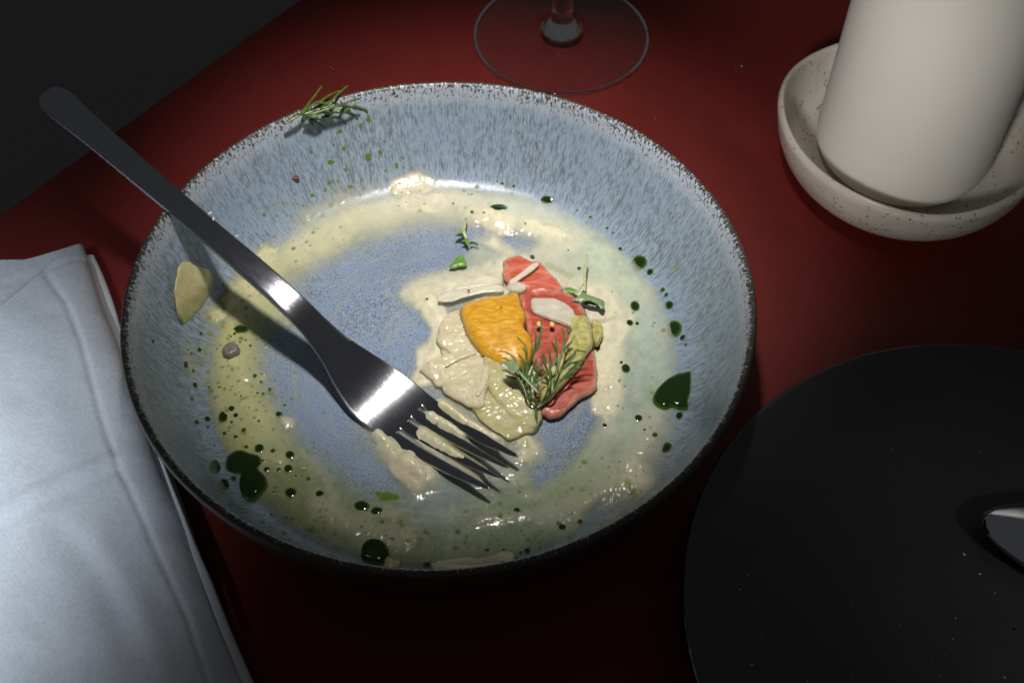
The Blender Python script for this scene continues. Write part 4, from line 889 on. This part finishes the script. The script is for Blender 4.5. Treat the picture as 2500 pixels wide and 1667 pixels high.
# ================================================================= herbs
def frond(parent, pts3, r0, r1, mat, name='frond', flat=.6):
    P = catmull(pts3, max(8, 5*len(pts3))); n = len(P); t = np.linspace(0, 1, n)
    W = (r0*(1-t)+r1*t)*2*(1+.25*np.sin(t*math.pi)); W[-1] *= .45
    V, F = sweep(P, W, W*flat, 8, 2); return mesh(name, V, F, mat, parent)
zg = float(S(*hit(fG(515, 1495))[:2]))
def gpt(x, y, k_=1.0): return unp(fG(x, y), zg+.0006+max(0, (1500-y))/1400*.0165*k_+.004*math.exp(-((x-600)/350)**2)*(1 if y < 1150 else .3))
dill = empty('dill_sprig', tuple(unp(fG(515, 1490), zg)))
def G_(pts, r0=.00042, r1=.00022, mat=None, name='frond', k_=1.0): frond(dill, [gpt(x, y, k_) for x, y in pts], r0*.80, r1*.85, mat or DILL, name)
G_([(515, 1510), (516, 1400), (515, 1250)], .00052, .00050, name='stem')
G_([(505, 1260), (400, 1120), (340, 960), (290, 870), (225, 740)], .00046, .00035, name='stem')
G_([(514, 1260), (505, 1050), (490, 880), (470, 760)], .00040, .00032, name='stem')
G_([(520, 1260), (640, 1170), (740, 1060), (800, 950), (870, 850)], .00046, .00035, name='stem')
G_([(520, 1255), (610, 1150), (690, 980), (715, 860), (715, 700)], .00044, .00036, name='stem')
for pts in [[(260, 860), (180, 820), (85, 797)], [(360, 960), (340, 800), (320, 650), (300, 560), (260, 505)], [(300, 860), (270, 720), (230, 610), (200, 550), (120, 480), (0, 440)], [(240, 620), (140, 585), (90, 555), (30, 535)], [(360, 860), (385, 680), (380, 560), (375, 430), (335, 340), (240, 240)], [(380, 480), (350, 440), (325, 400)], [(380, 850), (400, 700), (440, 560), (480, 480), (510, 320), (510, 220), (500, 120)], [(450, 540), (540, 400), (605, 330)], [(520, 430), (575, 250), (590, 130), (590, 20)], [(440, 940), (430, 850), (450, 760), (490, 650), (520, 560)], [(490, 880), (520, 780), (560, 700), (640, 715)], [(500, 900), (560, 860), (640, 790)], [(460, 800), (410, 800), (370, 870)], [(715, 700), (720, 600), (710, 500), (690, 410)], [(700, 790), (660, 680), (610, 590), (560, 520)], [(690, 780), (600, 700), (540, 620)], [(650, 640), (640, 540), (600, 470)], [(790, 800), (830, 640), (870, 520), (900, 400), (920, 280), (900, 180), (880, 110)], [(920, 280), (955, 180), (955, 70)], [(950, 210), (1000, 170), (1025, 130)], [(890, 450), (960, 370), (1020, 310), (1065, 220)], [(735, 660), (790, 580), (810, 500), (800, 380), (795, 230)], [(805, 450), (760, 360), (730, 300)], [(840, 760), (960, 630), (1050, 520), (1080, 440), (1150, 445), (1240, 460)], [(850, 740), (980, 640), (1080, 600), (1180, 575), (1340, 595)], [(860, 860), (960, 790), (1060, 700), (1180, 680), (1260, 680)], [(880, 840), (1000, 805), (1050, 830)], [(980, 710), (1100, 640), (1180, 610)], [(720, 980), (700, 880), (660, 800)], [(780, 960), (770, 860), (800, 780)], [(430, 1120), (435, 1000), (420, 920)], [(510, 1050), (540, 950), (520, 860)]]:
    G_(pts, .00050, .00024)
tag(dill, 'dark green feathery dill sprig on the grapefruit in the bowl', 'dill', 'dill sprigs')
def leafblade(name, pts, z, mat, parent, thick=.0004, curl=.0):
    b = catmull([unp(p, z) for p in pts], 40, True); c = b.mean(0); V = []; F = []; K = 5; n = 40
    rm = np.linalg.norm(b-c, axis=1).max()
    for top_ in (1, 0):
        for k_ in range(K):
            t = 1-k_/K
            for q_ in b:
                p = c+(q_-c)*t; V.append((p[0], p[1], p[2]+curl*(np.linalg.norm(p-c)/rm)**2+(thick if top_ else 0)*(1-t**4)))
        V.append((c[0], c[1], c[2]+(thick if top_ else 0)))
    o_ = K*n+1
    for s_ in (0, 1):
        for k_ in range(K-1):
            for i in range(n):
                q_ = (s_*o_+k_*n+i, s_*o_+k_*n+(i+1) % n, s_*o_+(k_+1)*n+(i+1) % n, s_*o_+(k_+1)*n+i); F.append(q_ if s_ == 0 else q_[::-1])
        for i in range(n):
            q_ = (s_*o_+(K-1)*n+i, s_*o_+(K-1)*n+(i+1) % n, s_*o_+K*n); F.append(q_ if s_ == 0 else q_[::-1])
    return mesh(name, V, F, mat, parent, origin=None if parent is None else (0, 0, 0))
cress = empty('cress_sprout', tuple(gpt(300, 800)))
frond(cress, [gpt(220, 730)+(0, 0, .002), gpt(380, 910)+(0, 0, .002), gpt(550, 1095)+(0, 0, .002)], .0004, .0005, LEAFP, 'stem')
leafblade('leaf', [fG(*q_) for q_ in ((25, 640), (110, 600), (190, 590), (245, 620), (275, 680), (245, 745), (185, 770), (100, 710))], float(gpt(150, 680)[2])+.0025, LEAFP, cress, .0004, .0008)
tag(cress, 'single round cress leaf with thin stem lying against the dill', 'cress', 'small sprouts in the bowl')
# sprig on the rim
rs = empty('dill_sprig', tuple(unp(fH(900, 650), .045)))
def hpt(x, y, l_=.0012):
    p = hit(fH(x, y), l_)
    if p is not None and p[2] > .018: return p
    return unp(fH(x, y), .0462+l_)
for pts, r0, r1 in [([(140, 1000), (330, 890), (480, 800), (580, 740)], .00055, .00050), ([(560, 740), (680, 580), (800, 420), (920, 260), (1040, 100)], .00045, .00030), ([(560, 750), (720, 620), (900, 500), (1000, 470), (1200, 330), (1480, 210)], .00050, .00032), ([(950, 490), (1180, 510), (1300, 420), (1480, 240), (1660, 90)], .00045, .00028), ([(600, 780), (800, 700), (1000, 640), (1150, 540), (1260, 480)], .00050, .00034), ([(700, 780), (1000, 700), (1300, 600), (1560, 540), (1780, 440), (1960, 410)], .00050, .00030), ([(1400, 590), (1600, 570), (1850, 590), (2050, 650), (2140, 720)], .00046, .00026), ([(640, 820), (950, 760), (1250, 720), (1500, 690), (1720, 650)], .00050, .00030), ([(1480, 700), (1640, 700), (1780, 770), (1900, 880)], .00042, .00024), ([(600, 850), (850, 870), (1100, 840), (1370, 820)], .00046, .00036), ([(1330, 820), (1450, 850), (1550, 920), (1640, 1015)], .00042, .00024), ([(700, 880), (850, 930), (980, 1000), (1120, 1135)], .00042, .00022), ([(760, 920), (800, 980), (825, 1045)], .00034, .0002), ([(900, 720), (1100, 620), (1300, 560), (1420, 590)], .00044, .0003)]:
    frond(rs, [hpt(x, y, .0010+.0006*((i*37+int(x)) % 5)/4) for i, (x, y) in enumerate(pts)], r0*1.05, r1*1.15, DILLR, 'stem' if pts[0] == (140, 1000) else 'frond')
tag(rs, 'glossy green dill sprig draped over the far rim of the bowl', 'dill', 'dill sprigs')
# sprouts
s1 = empty('cress_sprout', tuple(unp(fI(620, 420), .011)))
z1 = .0125
frond(s1, [unp(fI(690, 80), z1+.001), unp(fI(650, 250), z1+.001), unp(fI(630, 400), z1+.0012), unp(fI(700, 560), z1)], .0004, .0007, STEM, 'stem')
leafblade('leaf', [fI(*q_) for q_ in ((450, 430), (560, 350), (640, 390), (620, 430), (540, 440), (460, 480))], z1+.0012, LEAFP, s1)
leafblade('leaf', [fI(*q_) for q_ in ((445, 480), (540, 440), (610, 430), (660, 520), (640, 530), (560, 500))], z1+.0004, LEAFD, s1)
leafblade('leaf', [fI(*q_) for q_ in ((565, 620), (650, 560), (710, 560), (735, 640), (720, 700), (680, 660), (640, 610))], z1-.0004, LEAF, s1)
leafblade('leaf', [fI(*q_) for q_ in ((745, 670), (780, 610), (850, 620), (950, 680), (910, 695), (820, 650))], z1-.0008, LEAFD, s1)
tag(s1, 'small wilted sprout with dark curled leaves above the grapefruit', 'cress', 'small sprouts in the bowl')
o = leafblade('leaf_fragment', [fI(*q_) for q_ in ((310, 1150), (400, 1040), (500, 920), (590, 895), (640, 960), (700, 1080), (650, 1140), (540, 1150), (420, 1180))], .0115, LEAF, None, .0008)
tag(o, 'torn bright green leaf piece at the cream edge left of the grapefruit', 'leaf')
s2 = empty('cress_sprout', tuple(unp(fJ(470, 1000), .013)))
z2 = .0145
frond(s2, [unp(fJ(515, 190), z2+.004), unp(fJ(495, 400), z2+.003), unp(fJ(470, 750), z2+.0015), unp(fJ(470, 1100), z2)], .00035, .0004, STEM, 'stem')
frond(s2, [unp(fJ(430, 900), z2), unp(fJ(370, 1010), z2), unp(fJ(300, 1100), z2), unp(fJ(140, 1110), z2-.0005)], .0003, .0003, STEM, 'stem')
leafblade('leaf', [fJ(*q_) for q_ in ((-40, 1030), (90, 990), (220, 1030), (320, 1100), (220, 1140), (90, 1120))], z2-.0015, LEAF, s2)
leafblade('leaf', [fJ(*q_) for q_ in ((150, 1290), (280, 1220), (430, 1120), (530, 1160), (660, 1270), (560, 1300), (400, 1330))], z2+.0005, LEAFP, s2, .0004, -.0006)
leafblade('leaf', [fJ(*q_) for q_ in ((470, 1130), (600, 1180), (800, 1250), (930, 1320), (940, 1450), (860, 1490), (740, 1380), (560, 1290))], z2, LEAFP, s2, .0004, -.0006)
leafblade('leaf', [fJ(*q_) for q_ in ((410, 1330), (560, 1310), (680, 1350), (800, 1430), (880, 1490), (720, 1480), (540, 1440))], z2-.002, LEAFD, s2)
tag(s2, 'pale sprout with a long thin stem on the cream right of the grapefruit', 'cress', 'small sprouts in the bowl')

# ================================================================= crumbs, dust and a thread
def crumbs(name, spots, label, mat, cat='crumbs'):
    V = []; F = []
    for x, y, z, r in spots:
        b = len(V); pt = [(1, 0, 0), (-.5, .8, 0), (-.5, -.8, 0), (0, 0, .9), (.6, .5, .4)]
        an = rng.random()*6.28; c_, s_ = math.cos(an), math.sin(an); st_ = 1+rng.random()*1.2
        for p in pt: V.append((x+r*st_*(p[0]*c_-p[1]*s_*.6), y+r*st_*(p[0]*s_+p[1]*c_*.6), z+r*p[2]))
        F += [(b, b+1, b+3), (b+1, b+2, b+3), (b+2, b, b+3), (b, b+4, b+3), (b, b+4, b+1)]
    o = mesh(name, V, F, mat, smooth=False); return tag(o, label, cat, kind='stuff')
sp_ = []
for x, y, r in [(2176, 1096, 3), (2392, 1104, 3), (2098, 1124, 2), (2354, 1352, 5), (2392, 1400, 5), (2428, 1447, 5), (1826, 1403, 3), (1807, 1438, 4), (1835, 1621, 5), (1796, 1337, 2), (1847, 1477, 2), (1853, 1499, 2), (2134, 1437, 3), (2190, 1459, 3), (2078, 1473, 2), (2080, 1470, 2), (1857, 1548, 2), (2333, 1508, 3), (2199, 1525, 2), (2327, 1559, 3), (2308, 1595, 2), (2075, 1574, 2), (1970, 1663, 3), (2295, 1648, 3), (2452, 1652, 4), (1808, 1534, 2), (2275, 1606, 2), (2080, 1652, 3), (2000, 1560, 2)]:
    q_ = unplate((x, y)); sp_.append((q_[0], q_[1], q_[2], r*.000075))
for _ in range(110):
    q_ = unplate((1720+rng.random()*800, 1080+rng.random()*600)); sp_.append((q_[0], q_[1], q_[2], .00004+.00007*rng.random()**2))
crumbs('crumbs', sp_, 'fine white crumbs and dust scattered on the black plate', FLECK)
sp_ = []
for x, y, r in [(815, 170, 4), (808, 165, 3), (1810, 163, 5), (1795, 166, 3), (1600, 290, 2), (1500, 420, 2), (1880, 300, 2), (1200, 180, 2), (980, 120, 2), (700, 180, 2), (1750, 620, 2), (2114, 544, 5), (1790, 296, 2)]:
    q_ = unp((x, y), 0); sp_.append((q_[0], q_[1], 0.0002, r*.00007))
crumbs('crumbs', sp_, 'few tiny pale crumbs on the red tabletop', FLECK)
an0 = [math.atan2(*(unp(p_, .0150)[:2]-PC)[::-1]) % (2*math.pi) for p_ in ((1674, 1505), (1697, 1667))]
aa = np.linspace(an0[0], an0[1]+.12, 60)
P = np.stack([PC[0]+.0989*np.cos(aa), PC[1]+.0989*np.sin(aa), np.full(60, .01500)], -1)
wd_ = .00010+.00055*np.clip(vnoise(np.arange(60)*1.0, np.zeros(60), 5, 77, 3)+.55*np.linspace(-.1, 1, 60), 0, 1)
V, F = sweep(P, wd_, .0007, 8); mesh('worn_rim', V, F, WORN, plate)
